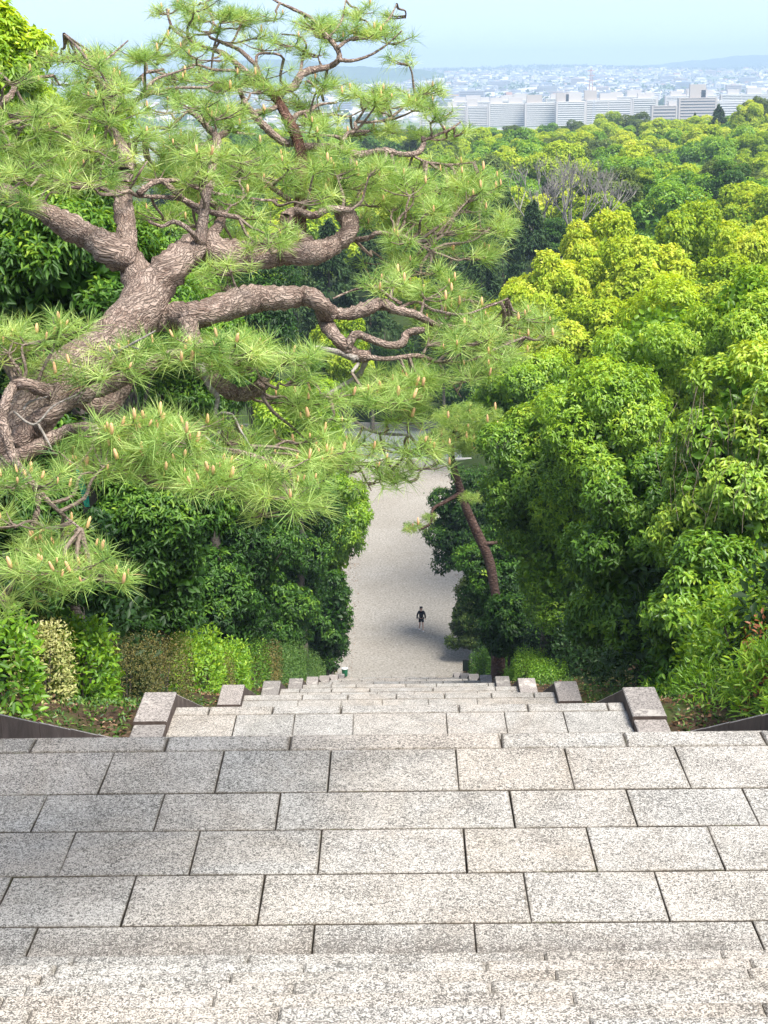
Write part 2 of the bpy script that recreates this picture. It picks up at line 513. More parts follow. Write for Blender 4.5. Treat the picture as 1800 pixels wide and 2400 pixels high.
def ground_z(x, y):
    x = np.asarray(x, float)
    y = np.asarray(y, float)
    ax = np.abs(x)
    hill = np.clip((95.0 - y) / 8.0, 0, 1)
    z = base_z(y)
    sm = (base_z(y - 3) + base_z(y - 1.5) + base_z(y) + base_z(y + 1.5) + base_z(y + 3)) / 5
    far = np.clip((ax - 4.2) / 1.5, 0, 1)
    z = z * (1 - far) + sm * far
    nz = 0.10 * np.sin(x * 1.7 + y * 0.9) + 0.08 * np.sin(x * 0.7 - y * 1.9 + 1.3) + 0.05 * np.sin(3.1 * x + 2.3 * y)
    out = 0.02 + 0.22 * np.clip(ax - 3.8, 0, 3.0) + nz * np.clip((ax - 3.9) / 1.2, 0, 1) * 1.2
    z_h = z + out
    z_h = np.where(ax < HALF + KW - 0.02, z - 0.7, z_h)
    plz = -0.03 + 0.35 * np.clip((ax - 6.0) / 3.0, 0, 1) + nz * np.clip((ax - 6.5) / 3, 0, 1)
    z_p = base_z(y) + plz
    res = z_h * hill + z_p * (1 - hill)
    # low hills behind the city, higher towards the right and on the far left
    d = np.clip((y - 4300.0) / 4200.0, 0, 1)
    und = 0.75 + 0.12 * np.sin(x * 0.0021 + 0.6) + 0.10 * np.sin(x * 0.0047 + y * 0.0011) + 0.05 * np.sin(x * 0.013 + y * 0.004)
    res = res + (d ** 1.25) * 78.0 * und
    return res

def _grid(vals_x, vals_y, fn):
    X, Y = np.meshgrid(vals_x, vals_y)
    V = np.stack([X.ravel(), Y.ravel(), fn(X, Y).ravel()], 1)
    nx, ny = len(vals_x), len(vals_y)
    i = np.arange((ny - 1) * (nx - 1))
    r, c = i // (nx - 1), i % (nx - 1)
    a = r * nx + c
    F = np.stack([a, a + 1, a + nx + 1, a + nx], 1)
    return V, F

xs = np.concatenate([np.arange(0, 3.6, 0.9), [3.62, 3.66, 3.9], np.arange(4.3, 14, 0.5), np.geomspace(14, 9000, 46)])
xs = np.concatenate([-xs[:0:-1], xs])
ys = np.concatenate([np.arange(-30, 100, 0.7), np.arange(100, 170, 3), np.geomspace(170, 16000, 90)])
V, F = _grid(xs, ys, ground_z)
ground = link('ground', mesh_np('ground', V, F, 4, True), M['earth'])
tag(ground, kind='structure')

def slab(name, x0, x1, y0, y1, zt, th, mat, parent, bev=0.012, dirt=(0, 0), gap=0.006, tilt=0.002):
    """one stone: sides, bevel, a narrow rim where dirt gathers, and the top; corners slightly worn"""
    x0, x1, y0, y1 = x0 + gap * .45, x1 - gap * .45, y0 + gap * 0.95, y1 - gap * (0.95 if name == 'paving_slab' else 0.0)
    j = [random.uniform(-tilt, tilt) for _ in range(4)]
    c = [(x0, y0), (x1, y0), (x1, y1), (x0, y1)]
    jt = 1.0 if name == 'paving_slab' else 0.25
    j = [q * jt for q in j]
    c = [(x + random.uniform(-.004, .004) * jt, y + random.uniform(-.003, .003) * jt) for x, y in c]
    sg = [(1, 1), (-1, 1), (-1, -1), (1, -1)]
    def ring(ins, dz):
        return [(c[i][0] + sg[i][0] * ins, c[i][1] + sg[i][1] * ins, zt - dz + (j[i] if dz < th else 0)) for i in range(4)]
    rim = 0.022
    v = ring(0, th) + ring(0, bev) + ring(bev, 0.0) + ring(bev + rim, -0.001)
    f = []
    for r in range(3):
        for i in range(4):
            k = (i + 1) % 4
            f.append((r * 4 + i, r * 4 + k, r * 4 + 4 + k, r * 4 + 4 + i))
    f.append((12, 13, 14, 15))
    me = bpy.data.meshes.new(name)
    me.from_pydata(v, [], f)
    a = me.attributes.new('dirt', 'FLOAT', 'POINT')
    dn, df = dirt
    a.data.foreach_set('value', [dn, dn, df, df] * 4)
    a = me.attributes.new('edge', 'FLOAT', 'POINT')
    a.data.foreach_set('value', [1.0] * 12 + [0.0] * 4)
    a = me.attributes.new('joint', 'FLOAT', 'POINT')
    a.data.foreach_set('value', ([0.85] * 8 if name == 'paving_slab' else [0.5] * 4 + [0.0] * 4) + [0.0] * 8)
    me.update()
    return link(name, me, mat, parent)

# stepped body under the stones
prof = []           # (y, z, joint?) along the walking line
def add_prof(y, z, fl):
    prof.append((y, z, fl))
REC = 0.045
y_top = 7.72 - TREAD * 21
add_prof(-6.0, Z0 + 0.16 * 22, 0)
for i in range(21, -1, -1):
    yy = 7.72 - TREAD * i
    zz = Z0 + 0.16 * (i + 1)
    rec = REC if i <= 11 else 0.0
    add_prof(yy - rec * 0.8, zz - rec, 1 if rec else 0)
    nz = zz - 0.16
    rec2 = REC if i <= 12 else 0.0
    add_prof(yy - rec * 0.8, nz - rec2, 1 if rec2 else 0)
for k in range(9):
    add_prof(E[k] - 0.03, ZL[k] - REC, 1)
    for i in range(1, NST):
        yy = E[k] + TREAD * (i - 1)
        if i == 1:
            add_prof(E[k] - 0.03, ZL[k] - RISE, 0)
        else:
            add_prof(yy, ZL[k] - RISE * i, 0)
        add_prof(yy + TREAD, ZL[k] - RISE * i, 0)
    add_prof(E[k] + TREAD * (NST - 1), ZL[k] - RISE * NST - (REC if k < 8 else 0), 1)
pv, pf, pm = [], [], []
HB = HALF + 0.02
for (y, z, fl) in prof:
    pv += [(-HB, y, z), (HB, y, z)]
for i in range(len(prof) - 1):
    pf.append((2 * i, 2 * i + 1, 2 * i + 3, 2 * i + 2))
    pm.append(1 if prof[i + 1][2] and prof[i][2] else 0)
me = bpy.data.meshes.new('stone_stairway')
me.from_pydata(pv, [], pf)
me.materials.append(M['granite'])
me.materials.append(M['joint'])
me.polygons.foreach_set('material_index', pm)
me.update()
stair = link('stone_stairway', me)
tag(stair, 'wide pale granite stairway with landings descending between the trees', 'stairway', kind='structure')

def row_x(px_list, py, z):
    """joint positions on the level z read off the photograph"""
    return [PZ(x * S, py * S + (863 - x) * 0.0, z).x for x in px_list]

def lay_row(xs_, y0, y1, z, name='paving_slab', dirt=(0, 0), th=0.12, **kw):
    xx = [-HALF] + [x for x in xs_ if -HALF + 0.15 < x < HALF - 0.15] + [HALF]
    for a, b in zip(xx[:-1], xx[1:]):
        slab(name, a, b, y0, y1, z, th, M['granite'], stair, dirt=dirt, **kw)

def fill_x(xs_, lo=0.85, hi=1.15):
    """extend joints beyond what the frame shows"""
    xs_ = sorted(xs_)
    while xs_[0] > -HALF + 0.4:
        xs_.insert(0, xs_[0] - random.uniform(lo, hi))
    while xs_[-1] < HALF - 0.4:
        xs_.append(xs_[-1] + random.uniform(lo, hi))
    return xs_

rows0 = [1584, 1618, 1709, 1790, 1886, 1995]
yb = [E[0]] + [PZ(863 * S, r * S, Z0).y for r in rows0[1:]] + [7.72]
j0 = [[360, 627, 1083, 1352], [232, 475, 712, 988, 1231, 1477], [88, 345, 601, 1107, 1366, 1625],
      [148, 421, 690, 1005, 1279, 1550], [6, 279, 565, 1140, 1431], [72, 677, 1027, 1640]]
ym = [1601, 1664, 1750, 1838, 1940, 2025]
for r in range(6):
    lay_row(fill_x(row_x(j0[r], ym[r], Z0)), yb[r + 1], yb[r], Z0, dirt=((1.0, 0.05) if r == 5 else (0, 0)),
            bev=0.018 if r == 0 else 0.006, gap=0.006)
# treads of the flight that the photographer stands on
steps = {1: [175, 583, 1274, 1687], 2: [713, 1137], 3: [100, 542, 1299, 1749], 4: [689, 1150], 5: [11, 502, 1340], 6: [654, 1171], 7: [450, 1380]}
for i in range(12):
    z = Z0 + 0.16 * (i + 1)
    yn = 7.72 - TREAD * i
    px = steps.get(i + 1, [300 + 90 * (i % 3), 1000 + 70 * (i % 2)])
    xx = fill_x([PY(x, 2240 + 25 * i, yn).x for x in px], 0.9, 1.5)
    lay_row(xx, yn - TREAD, yn, z, 'step_stone', th=0.155, bev=0.014, gap=0.005)
# lower landings
for k in range(1, 9):
    y0, y1 = SL[k], E[k]
    cuts = [y1, y1 - 0.30, y1 - 1.02, y0]
    for r in range(3):
        if k == 1 and r < 2:
            xx = row_x([590, 737, 991, 1140] if r == 0 else [508, 635, 763, 965, 1093, 1222], 1527 if r == 0 else 1560, ZL[1])
        else:
            xx = [-HALF + random.uniform(0.5, 1.2)]
            while xx[-1] < HALF - 1.2:
                xx.append(xx[-1] + random.choice([0.85, 0.95, 1.0, 1.65]) + random.uniform(-0.05, 0.05))
        lay_row(fill_x(xx), cuts[r + 1], cuts[r], ZL[k], bev=0.018 if r == 0 else 0.006, gap=0.007)

# kerbs along both sides
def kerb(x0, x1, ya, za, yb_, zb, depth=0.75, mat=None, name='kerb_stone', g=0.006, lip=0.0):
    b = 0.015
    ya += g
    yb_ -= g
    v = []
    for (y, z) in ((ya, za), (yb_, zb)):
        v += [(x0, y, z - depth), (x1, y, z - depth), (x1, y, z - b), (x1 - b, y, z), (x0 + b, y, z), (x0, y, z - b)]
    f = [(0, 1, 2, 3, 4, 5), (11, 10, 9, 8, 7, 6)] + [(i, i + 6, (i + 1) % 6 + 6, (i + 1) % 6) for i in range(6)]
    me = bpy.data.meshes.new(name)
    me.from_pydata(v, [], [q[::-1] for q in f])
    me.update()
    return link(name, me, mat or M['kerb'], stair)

KH = 0.15
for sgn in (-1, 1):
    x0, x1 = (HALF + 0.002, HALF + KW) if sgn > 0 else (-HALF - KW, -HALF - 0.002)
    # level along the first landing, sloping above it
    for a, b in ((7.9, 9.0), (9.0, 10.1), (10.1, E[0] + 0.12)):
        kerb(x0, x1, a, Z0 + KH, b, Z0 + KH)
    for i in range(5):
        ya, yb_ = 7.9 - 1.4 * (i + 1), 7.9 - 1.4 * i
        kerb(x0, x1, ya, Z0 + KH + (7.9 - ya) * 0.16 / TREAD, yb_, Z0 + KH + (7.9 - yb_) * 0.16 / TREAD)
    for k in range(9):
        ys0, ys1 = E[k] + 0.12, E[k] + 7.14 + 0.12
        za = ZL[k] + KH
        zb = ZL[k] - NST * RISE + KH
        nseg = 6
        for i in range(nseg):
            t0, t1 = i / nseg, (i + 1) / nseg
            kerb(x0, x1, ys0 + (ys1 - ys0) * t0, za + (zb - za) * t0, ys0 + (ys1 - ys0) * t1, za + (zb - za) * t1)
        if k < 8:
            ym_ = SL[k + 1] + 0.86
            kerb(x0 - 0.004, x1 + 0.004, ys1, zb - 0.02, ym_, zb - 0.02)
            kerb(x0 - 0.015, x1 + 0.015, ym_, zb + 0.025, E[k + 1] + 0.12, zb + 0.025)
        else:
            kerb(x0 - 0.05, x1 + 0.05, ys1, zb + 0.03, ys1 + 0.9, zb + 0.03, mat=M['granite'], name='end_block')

# plaza: gravel walk, pale edging, paved strip beyond
def sheet(name, x0, x1, y0, y1, z, mat, kind='structure', n=(2, 2)):
    V, F = _grid(np.linspace(x0, x1, n[0]), np.linspace(y0, y1, n[1]), lambda X, Y: X * 0 + z)
    o = link(name, mesh_np(name, V, F, 4), mat)
    return tag(o, kind=kind)
walk = MB()
zz = 0.02
edge_l = [(BOTTOM - 1.0, -5.2), (94.0, -4.9), (100.0, -4.5), (147.0, -4.4)]
edge_r = [(BOTTOM - 1.0, 6.0), (94.0, 6.0), (100.0, 5.6), (147.0, 5.4)]
for (a, b), (c, d) in zip(zip(edge_l[:-1], edge_l[1:]), zip(edge_r[:-1], edge_r[1:])):
    walk.add([(a[1], a[0], zz), (c[1], c[0], zz), (d[1], d[0], zz), (b[1], b[0], zz)], [(0, 1, 2, 3)])
tag(walk.build('gravel_path', M['gravel']), kind='structure')
M['pale_kerb'] = plain('pale_kerb', (0.52, 0.50, 0.46), 0.85)
for (y0, x0), (y1, x1) in zip(edge_l[1:-1], edge_l[2:]):
    n = 14 if y1 > 120 else 2
    for i in range(n):
        t0, t1 = i / n, (i + 1) / n
        mb = MB().box(-0.14, 0.0, 0.02, (y1 - y0) / n - 0.02, -0.1, 0.10)
        o = mb.build('path_kerb', M['kerb'])
        o.location = (x0 + (x1 - x0) * t0, y0 + (y1 - y0) * t0, 0.02)
        tag(o, kind='structure')
o = MB().box(-9.0, 9.0, 147.02, 147.35, -0.1, 0.16).build('plaza_kerb', M['pale_kerb'])
tag(o, kind='structure')
sheet('road', -40.0, 40.0, 147.35, 160.0, 0.03, M['asphalt'])
o = MB().box(-40.0, 40.0, 160.02, 160.4, -0.1, 0.9).build('boundary_wall', plain('wall_stone', (0.13, 0.13, 0.12), 0.9))
tag(o, 'low dark wall at the far end of the gravel path', 'wall')

# ------------------------------------------------------------------ foliage
def nrm(a):
    return a / np.maximum(np.linalg.norm(a, axis=-1, keepdims=True), 1e-9)

def rdir(g, n):
    return nrm(g.normal(size=(n, 3)))

def leaf_geo(Pb, D, N, L, W, hexa, fold=0.22, droop=0.12):
    """leaf blades: Pb base (n,3), D direction, N normal, L, W (n,)"""
    n = len(Pb)
    D = nrm(D)
    Sd = nrm(np.cross(D, N))
    N = np.cross(Sd, D)
    L = L[:, None]
    W = W[:, None]
    dz = np.array([0, 0, -1.0])
    if hexa:
        b = Pb
        r1 = Pb + D * L * 0.30 + Sd * W * 0.46 + N * W * fold
        r2 = Pb + D * L * 0.68 + Sd * W * 0.40 + N * W * fold + dz * L * droop * 0.5
        t = Pb + D * L + dz * L * droop
        l2 = Pb + D * L * 0.68 - Sd * W * 0.40 + N * W * fold + dz * L * droop * 0.5
        l1 = Pb + D * L * 0.30 - Sd * W * 0.46 + N * W * fold
        V = np.stack([b, r1, r2, t, l2, l1], 1).reshape(-1, 3)
        i = np.arange(n)[:, None] * 6
        F = np.concatenate([i + np.array([[0, 1, 2, 3]]), i + np.array([[0, 3, 4, 5]])], 1).reshape(-1, 4)
        return V, F, 4
    V = np.stack([Pb, Pb + D * L * 0.45 + Sd * W * 0.5 + N * W * fold, Pb + D * L + dz * L * droop, Pb + D * L * 0.45 - Sd * W * 0.5 + N * W * fold], 1).reshape(-1, 3)
    i = np.arange(n)[:, None] * 4
    F = np.concatenate([i + np.array([[0, 1, 2]]), i + np.array([[0, 2, 3]])], 1).reshape(-1, 3)
    return V, F, 3

UP = np.array([0, 0, 1.0])

def crown_mesh(name, mat, seed, rx, rz, nl=38, sprays=1500, per=9, L=0.13, W=0.05, hexa=True, droop=0.5, spr=0.16,
               lobe=(0.20, 0.40), zmin=-0.95, young=0.55, inner=0.18, flat=0.8, ry=None):
    """a crown as lobes of leaf sprays, round the origin"""
    g = np.random.default_rng(seed)
    ry = ry or rx
    R = np.array([rx, ry, rz])
    ld = rdir(g, nl * 3)
    ld = ld[ld[:, 2] > zmin][:nl]
    nl = len(ld)
    lc = ld * R * g.uniform(0.42, 0.88, (nl, 1))
    lr = min(rx, rz) * g.uniform(lobe[0], lobe[1], nl)
    lt = g.uniform(-0.16, 0.16, nl)                     # lobes differ a little in how far they have flushed
    k = g.choice(nl, sprays * 3, p=lr ** 2 / np.sum(lr ** 2))
    d = rdir(g, sprays * 3)
    d[:, 2] *= flat
    p = lc[k] + d * lr[k][:, None] * g.uniform(0.80, 1.06, (len(k), 1))
    keep = np.einsum('ij,ij->i', d, ld[k]) > -0.35
    for j in range(nl):
        q = np.linalg.norm((p - lc[j]) / np.array([1, 1, flat]), axis=1) < lr[j] * 0.78
        keep &= ~(q & (k != j))
    p, d, k = p[keep][:sprays], d[keep][:sprays], k[keep][:sprays]
    ns = len(p)
    out = nrm(d + 0.5 * ld[k] + 0.25 * UP)
    idx = np.repeat(np.arange(ns), per)
    n = len(idx)
    ax = nrm(out[idx] + 0.30 * g.normal(size=(n, 3)))
    ang = rdir(g, n)
    ang = nrm(ang - 0.75 * np.einsum('ij,ij->i', ang, out[idx])[:, None] * out[idx])
    D = nrm(0.35 * out[idx] + 0.95 * ang + np.array([0, 0, -droop * 0.6]))
    N = nrm(out[idx] * 0.7 + UP * 0.8 + 0.25 * g.normal(size=(n, 3)))
    Pb = p[idx] + g.normal(size=(n, 3)) * spr * 0.22 + ax * g.uniform(-0.9, 0.4, (n, 1)) * spr * 0.7
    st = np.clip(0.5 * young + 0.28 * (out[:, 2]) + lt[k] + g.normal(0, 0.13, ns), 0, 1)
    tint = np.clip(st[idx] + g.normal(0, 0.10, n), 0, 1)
    sz = g.uniform(0.7, 1.2, n)
    Ls, Ws = L * sz, W * sz
    ni = int(n * inner)
    if ni:
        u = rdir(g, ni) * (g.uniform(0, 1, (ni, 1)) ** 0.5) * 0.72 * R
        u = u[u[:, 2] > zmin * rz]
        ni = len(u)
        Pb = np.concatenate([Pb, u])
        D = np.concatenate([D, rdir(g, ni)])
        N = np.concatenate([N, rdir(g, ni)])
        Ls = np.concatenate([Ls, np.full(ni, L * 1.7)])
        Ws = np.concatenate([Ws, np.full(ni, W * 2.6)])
        tint = np.concatenate([tint, g.uniform(0, 0.35, ni)])  # inner leaves tinted darker, the crown's inner shade put into their colour
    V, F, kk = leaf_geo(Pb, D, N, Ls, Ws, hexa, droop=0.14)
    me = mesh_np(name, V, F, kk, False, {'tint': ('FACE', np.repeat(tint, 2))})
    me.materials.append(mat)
    return me, lc

def conifer_mesh(name, mat, seed, r, h, n=9000, L=0.5, W=0.16, top=1.0):
    """a tapering crown of drooping sprays, base at z = 0, tip at h"""
    g = np.random.default_rng(seed)
    nb = 90
    bz = g.uniform(0, 1, nb) ** 0.9
    ba = g.uniform(0, 2 * math.pi, nb)
    prof_r = r * (1 - bz) ** 0.62 * (0.75 + 0.25 * np.minimum(1, bz * 5)) * g.uniform(0.75, 1.12, nb) + 0.15 * r * (1 - bz)
    k = g.integers(0, nb, n)
    t = g.uniform(0.25, 1.0, n) ** 0.7
    rr = prof_r[k] * t
    a = ba[k] + g.normal(0, 0.30, n) * (0.5 + 0.6 * (1 - t)) 
    z = bz[k] * h * 0.97 - t * t * 0.10 * h * (1 - bz[k]) + g.normal(0, 0.022 * h, n) + 0.02 * h
    Pb = np.stack([np.cos(a) * rr, np.sin(a) * rr, z], 1)
    o = np.stack([np.cos(a), np.sin(a), np.zeros(n)], 1)
    D = nrm(o * 0.8 + 0.55 * g.normal(size=(n, 3)) + np.array([0, 0, -0.25]))
    N = nrm(o * 0.4 + UP + 0.4 * g.normal(size=(n, 3)))
    sz = g.uniform(0.6, 1.2, n)
    tint = np.clip(0.25 + 0.45 * t + g.normal(0, 0.15, n), 0, 1)
    V, F, kk = leaf_geo(Pb, D, N, L * sz, W * sz, False, droop=0.2)
    me = mesh_np(name, V, F, kk, False, {'tint': ('FACE', np.repeat(tint, 2))})
    me.materials.append(mat)
    return me

def trunk_mesh(name, base, top, r, limbs=(), seed=0, n=8):
    """tapered trunk from base to top, limbs towards the given points"""
    rn = random.Random(seed)
    mb = MB()
    base, top = Vector(base), Vector(top)
    m = 6
    off = Vector((rn.uniform(-1, 1), rn.uniform(-1, 1), 0)) * (top - base).length * 0.05
    pts = [(base.lerp(top, i / m) + off * math.sin(math.pi * i / m) + Vector((rn.uniform(-1, 1), rn.uniform(-1, 1), 0)) * r * 0.4 * (0 < i < m),
            r * (1.25 - 0.25 * min(1, i)) * (1 - 0.62 * i / m)) for i in range(m + 1)]
    p, q = catmull(pts, 3)
    mb.tube(p, q, n, rough=0.06, seed=seed)
    for l in limbs:
        l = Vector(l)
        t = rn.uniform(0.45, 0.9)
        s = base.lerp(top, t) + off * math.sin(math.pi * t)
        c = s.lerp(l, 0.5) + Vector((rn.uniform(-.1, .1), rn.uniform(-.1, .1), -0.10)) * (l - s).length
        p, q = catmull([(s, r * 0.42), (c, r * 0.28), (l, r * 0.08)], 3)
        mb.tube(p, q, 5, seed=seed)
    return mb.mesh(name, True)

def gz(x, y):
    return float(ground_z(x, y))

def box_px(cx, top, bot, w, y):
    """crown centre and half sizes from its outline in the photograph (1659-wide reading) at forward distance y"""
    a, b = PY(cx * S, top * S, y), PY(cx * S, bot * S, y)
    l, r_ = PY((cx - w / 2) * S, (top + bot) / 2 * S, y), PY((cx + w / 2) * S, (top + bot) / 2 * S, y)
    c = (a + b) / 2
    return c, (r_.x - l.x) / 2, (a.z - b.z) / 2

def tree_custom(name, mat, label, cat, group, cx, top, bot, w, y, seed, depth=None, **kw):
    c, rx, rz = box_px(cx, top, bot, w, y)
    me, lc = crown_mesh('crown', M[mat], seed, rx, rz, ry=depth or rx, **kw)
    g0 = gz(c.x, c.y)
    root = empty(name, (c.x, c.y, g0))
    o = link('crown', me, None, root)
    h = c.z - g0
    o.location = (0, 0, h)
    lim = [Vector(v) + Vector((0, 0, h)) for v in lc[:9]]
    tr = max(0.06, 0.03 * rx + 0.011 * (h + rz))
    link('trunk', trunk_mesh('trunk', (0, 0, -0.3), (0, 0, max(h + rz * 0.35, 0.8)), tr, lim, seed), M['trunk'], root)
    tag(root, label, cat, group)
    return root

near_right = 'evergreen trees lining the right of the stairway'
near_left = 'evergreen trees lining the left of the stairway'
big = dict(L=0.125, W=0.052, hexa=True, per=9, spr=0.15)
# right of the stairs, near to far
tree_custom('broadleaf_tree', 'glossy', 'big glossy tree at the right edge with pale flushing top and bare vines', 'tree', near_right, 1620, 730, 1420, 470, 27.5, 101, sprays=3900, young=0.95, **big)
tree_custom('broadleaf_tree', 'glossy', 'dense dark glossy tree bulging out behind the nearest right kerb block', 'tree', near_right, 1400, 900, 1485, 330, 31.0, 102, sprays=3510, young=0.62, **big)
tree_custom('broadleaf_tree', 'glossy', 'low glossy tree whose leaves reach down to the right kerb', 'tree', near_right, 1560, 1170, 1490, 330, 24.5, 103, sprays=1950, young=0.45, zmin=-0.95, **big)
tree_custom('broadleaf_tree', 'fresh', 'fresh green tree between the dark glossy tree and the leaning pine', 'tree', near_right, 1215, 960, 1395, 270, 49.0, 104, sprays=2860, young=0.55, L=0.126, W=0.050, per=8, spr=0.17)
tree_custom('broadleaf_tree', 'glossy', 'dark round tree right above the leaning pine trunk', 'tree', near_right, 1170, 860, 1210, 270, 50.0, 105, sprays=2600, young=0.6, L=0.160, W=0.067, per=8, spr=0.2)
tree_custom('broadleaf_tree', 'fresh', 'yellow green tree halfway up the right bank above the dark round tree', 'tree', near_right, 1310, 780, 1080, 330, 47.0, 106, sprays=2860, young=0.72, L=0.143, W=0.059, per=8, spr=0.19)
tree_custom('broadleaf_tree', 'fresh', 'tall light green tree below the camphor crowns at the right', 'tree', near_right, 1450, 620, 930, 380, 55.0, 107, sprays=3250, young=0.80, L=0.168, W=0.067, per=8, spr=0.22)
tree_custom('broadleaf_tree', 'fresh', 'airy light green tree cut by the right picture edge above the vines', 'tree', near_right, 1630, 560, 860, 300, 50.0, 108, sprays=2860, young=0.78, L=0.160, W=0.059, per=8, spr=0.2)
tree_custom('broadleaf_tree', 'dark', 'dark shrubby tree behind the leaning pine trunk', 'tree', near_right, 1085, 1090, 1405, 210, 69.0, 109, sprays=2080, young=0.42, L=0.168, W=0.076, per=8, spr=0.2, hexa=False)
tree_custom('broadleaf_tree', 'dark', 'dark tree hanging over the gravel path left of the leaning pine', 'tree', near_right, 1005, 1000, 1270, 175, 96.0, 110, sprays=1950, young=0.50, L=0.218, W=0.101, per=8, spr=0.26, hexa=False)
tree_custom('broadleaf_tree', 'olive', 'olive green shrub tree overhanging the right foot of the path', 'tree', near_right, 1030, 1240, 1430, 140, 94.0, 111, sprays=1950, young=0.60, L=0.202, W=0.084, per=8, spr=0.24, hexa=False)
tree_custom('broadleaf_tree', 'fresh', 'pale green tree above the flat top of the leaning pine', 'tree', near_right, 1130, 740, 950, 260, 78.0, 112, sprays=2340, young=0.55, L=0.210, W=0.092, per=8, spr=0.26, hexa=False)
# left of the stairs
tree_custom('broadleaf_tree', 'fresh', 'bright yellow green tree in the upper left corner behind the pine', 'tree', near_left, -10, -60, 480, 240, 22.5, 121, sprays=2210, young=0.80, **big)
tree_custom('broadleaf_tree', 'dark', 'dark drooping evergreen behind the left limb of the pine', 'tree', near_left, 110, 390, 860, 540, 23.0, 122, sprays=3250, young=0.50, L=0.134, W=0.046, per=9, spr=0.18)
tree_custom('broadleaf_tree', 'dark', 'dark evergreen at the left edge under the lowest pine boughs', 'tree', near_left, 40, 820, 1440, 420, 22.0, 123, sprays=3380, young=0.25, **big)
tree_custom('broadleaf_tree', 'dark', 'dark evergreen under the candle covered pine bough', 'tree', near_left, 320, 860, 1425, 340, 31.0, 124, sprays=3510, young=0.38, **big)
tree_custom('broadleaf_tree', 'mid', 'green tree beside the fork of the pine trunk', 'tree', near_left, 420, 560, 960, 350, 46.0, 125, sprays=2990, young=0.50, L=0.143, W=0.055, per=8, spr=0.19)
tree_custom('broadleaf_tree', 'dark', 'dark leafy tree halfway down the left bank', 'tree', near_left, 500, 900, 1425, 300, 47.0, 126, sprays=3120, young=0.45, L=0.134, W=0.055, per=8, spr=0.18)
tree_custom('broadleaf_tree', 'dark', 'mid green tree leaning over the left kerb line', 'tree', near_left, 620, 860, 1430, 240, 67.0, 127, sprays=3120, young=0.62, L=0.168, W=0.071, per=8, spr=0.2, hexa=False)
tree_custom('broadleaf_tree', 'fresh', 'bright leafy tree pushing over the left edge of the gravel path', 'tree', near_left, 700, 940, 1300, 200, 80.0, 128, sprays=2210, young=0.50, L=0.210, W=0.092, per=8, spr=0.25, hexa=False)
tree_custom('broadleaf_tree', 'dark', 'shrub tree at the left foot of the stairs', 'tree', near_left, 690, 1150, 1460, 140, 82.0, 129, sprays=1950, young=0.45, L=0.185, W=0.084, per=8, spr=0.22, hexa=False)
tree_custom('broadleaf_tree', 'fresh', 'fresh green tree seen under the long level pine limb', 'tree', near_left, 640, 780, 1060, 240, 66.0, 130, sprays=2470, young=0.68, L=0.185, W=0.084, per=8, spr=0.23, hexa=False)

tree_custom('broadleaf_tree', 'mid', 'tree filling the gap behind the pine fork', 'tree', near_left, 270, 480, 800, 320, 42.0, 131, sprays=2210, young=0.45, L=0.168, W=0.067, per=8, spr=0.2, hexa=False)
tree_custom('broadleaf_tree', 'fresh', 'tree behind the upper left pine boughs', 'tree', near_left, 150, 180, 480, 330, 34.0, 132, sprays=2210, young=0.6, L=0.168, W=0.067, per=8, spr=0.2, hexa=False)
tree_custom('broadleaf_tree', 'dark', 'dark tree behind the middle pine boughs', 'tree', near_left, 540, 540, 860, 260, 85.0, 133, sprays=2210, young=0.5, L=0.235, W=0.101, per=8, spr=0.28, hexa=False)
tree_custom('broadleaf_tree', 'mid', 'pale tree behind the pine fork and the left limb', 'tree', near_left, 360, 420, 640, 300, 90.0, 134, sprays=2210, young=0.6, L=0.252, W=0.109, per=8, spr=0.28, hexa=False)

# shared crowns for the trees farther away
SH = {}
def shared(kind, mat, n=3, **kw):
    SH[kind] = [crown_mesh('crown', M[mat], 300 + 17 * i + len(SH) * 5, 1.0, 0.85, **kw)[0] for i in range(n)]
shared('camphor', 'camphor', 4, nl=44, sprays=4200, per=5, L=0.062, W=0.040, hexa=False, droop=0.2, spr=0.045, lobe=(0.20, 0.34), zmin=-0.5, young=0.62, inner=0.12, flat=0.85)
shared('green', 'mid', 3, nl=34, sprays=3000, per=5, L=0.065, W=0.038, hexa=False, droop=0.3, spr=0.05, lobe=(0.22, 0.36), zmin=-0.6, young=0.45, inner=0.12)
shared('olive', 'olive', 2, nl=30, sprays=2800, per=5, L=0.06, W=0.035, hexa=False, droop=0.3, spr=0.05, lobe=(0.22, 0.36), zmin=-0.6, young=0.55, inner=0.12)
shared('dark', 'dark', 2, nl=30, sprays=2800, per=5, L=0.062, W=0.038, hexa=False, droop=0.3, spr=0.05, lobe=(0.22, 0.36), zmin=-0.6, young=0.40, inner=0.12)
SH['conifer'] = [conifer_mesh('crown', M['conifer'], 400 + i, 0.30, 1.0, 9000, 0.05, 0.02) for i in range(3)]
TRUNK = trunk_mesh('trunk', (0, 0, 0), (0, 0, 1), 0.035, [], 3)
TRUNK.materials.append(M['trunk'])

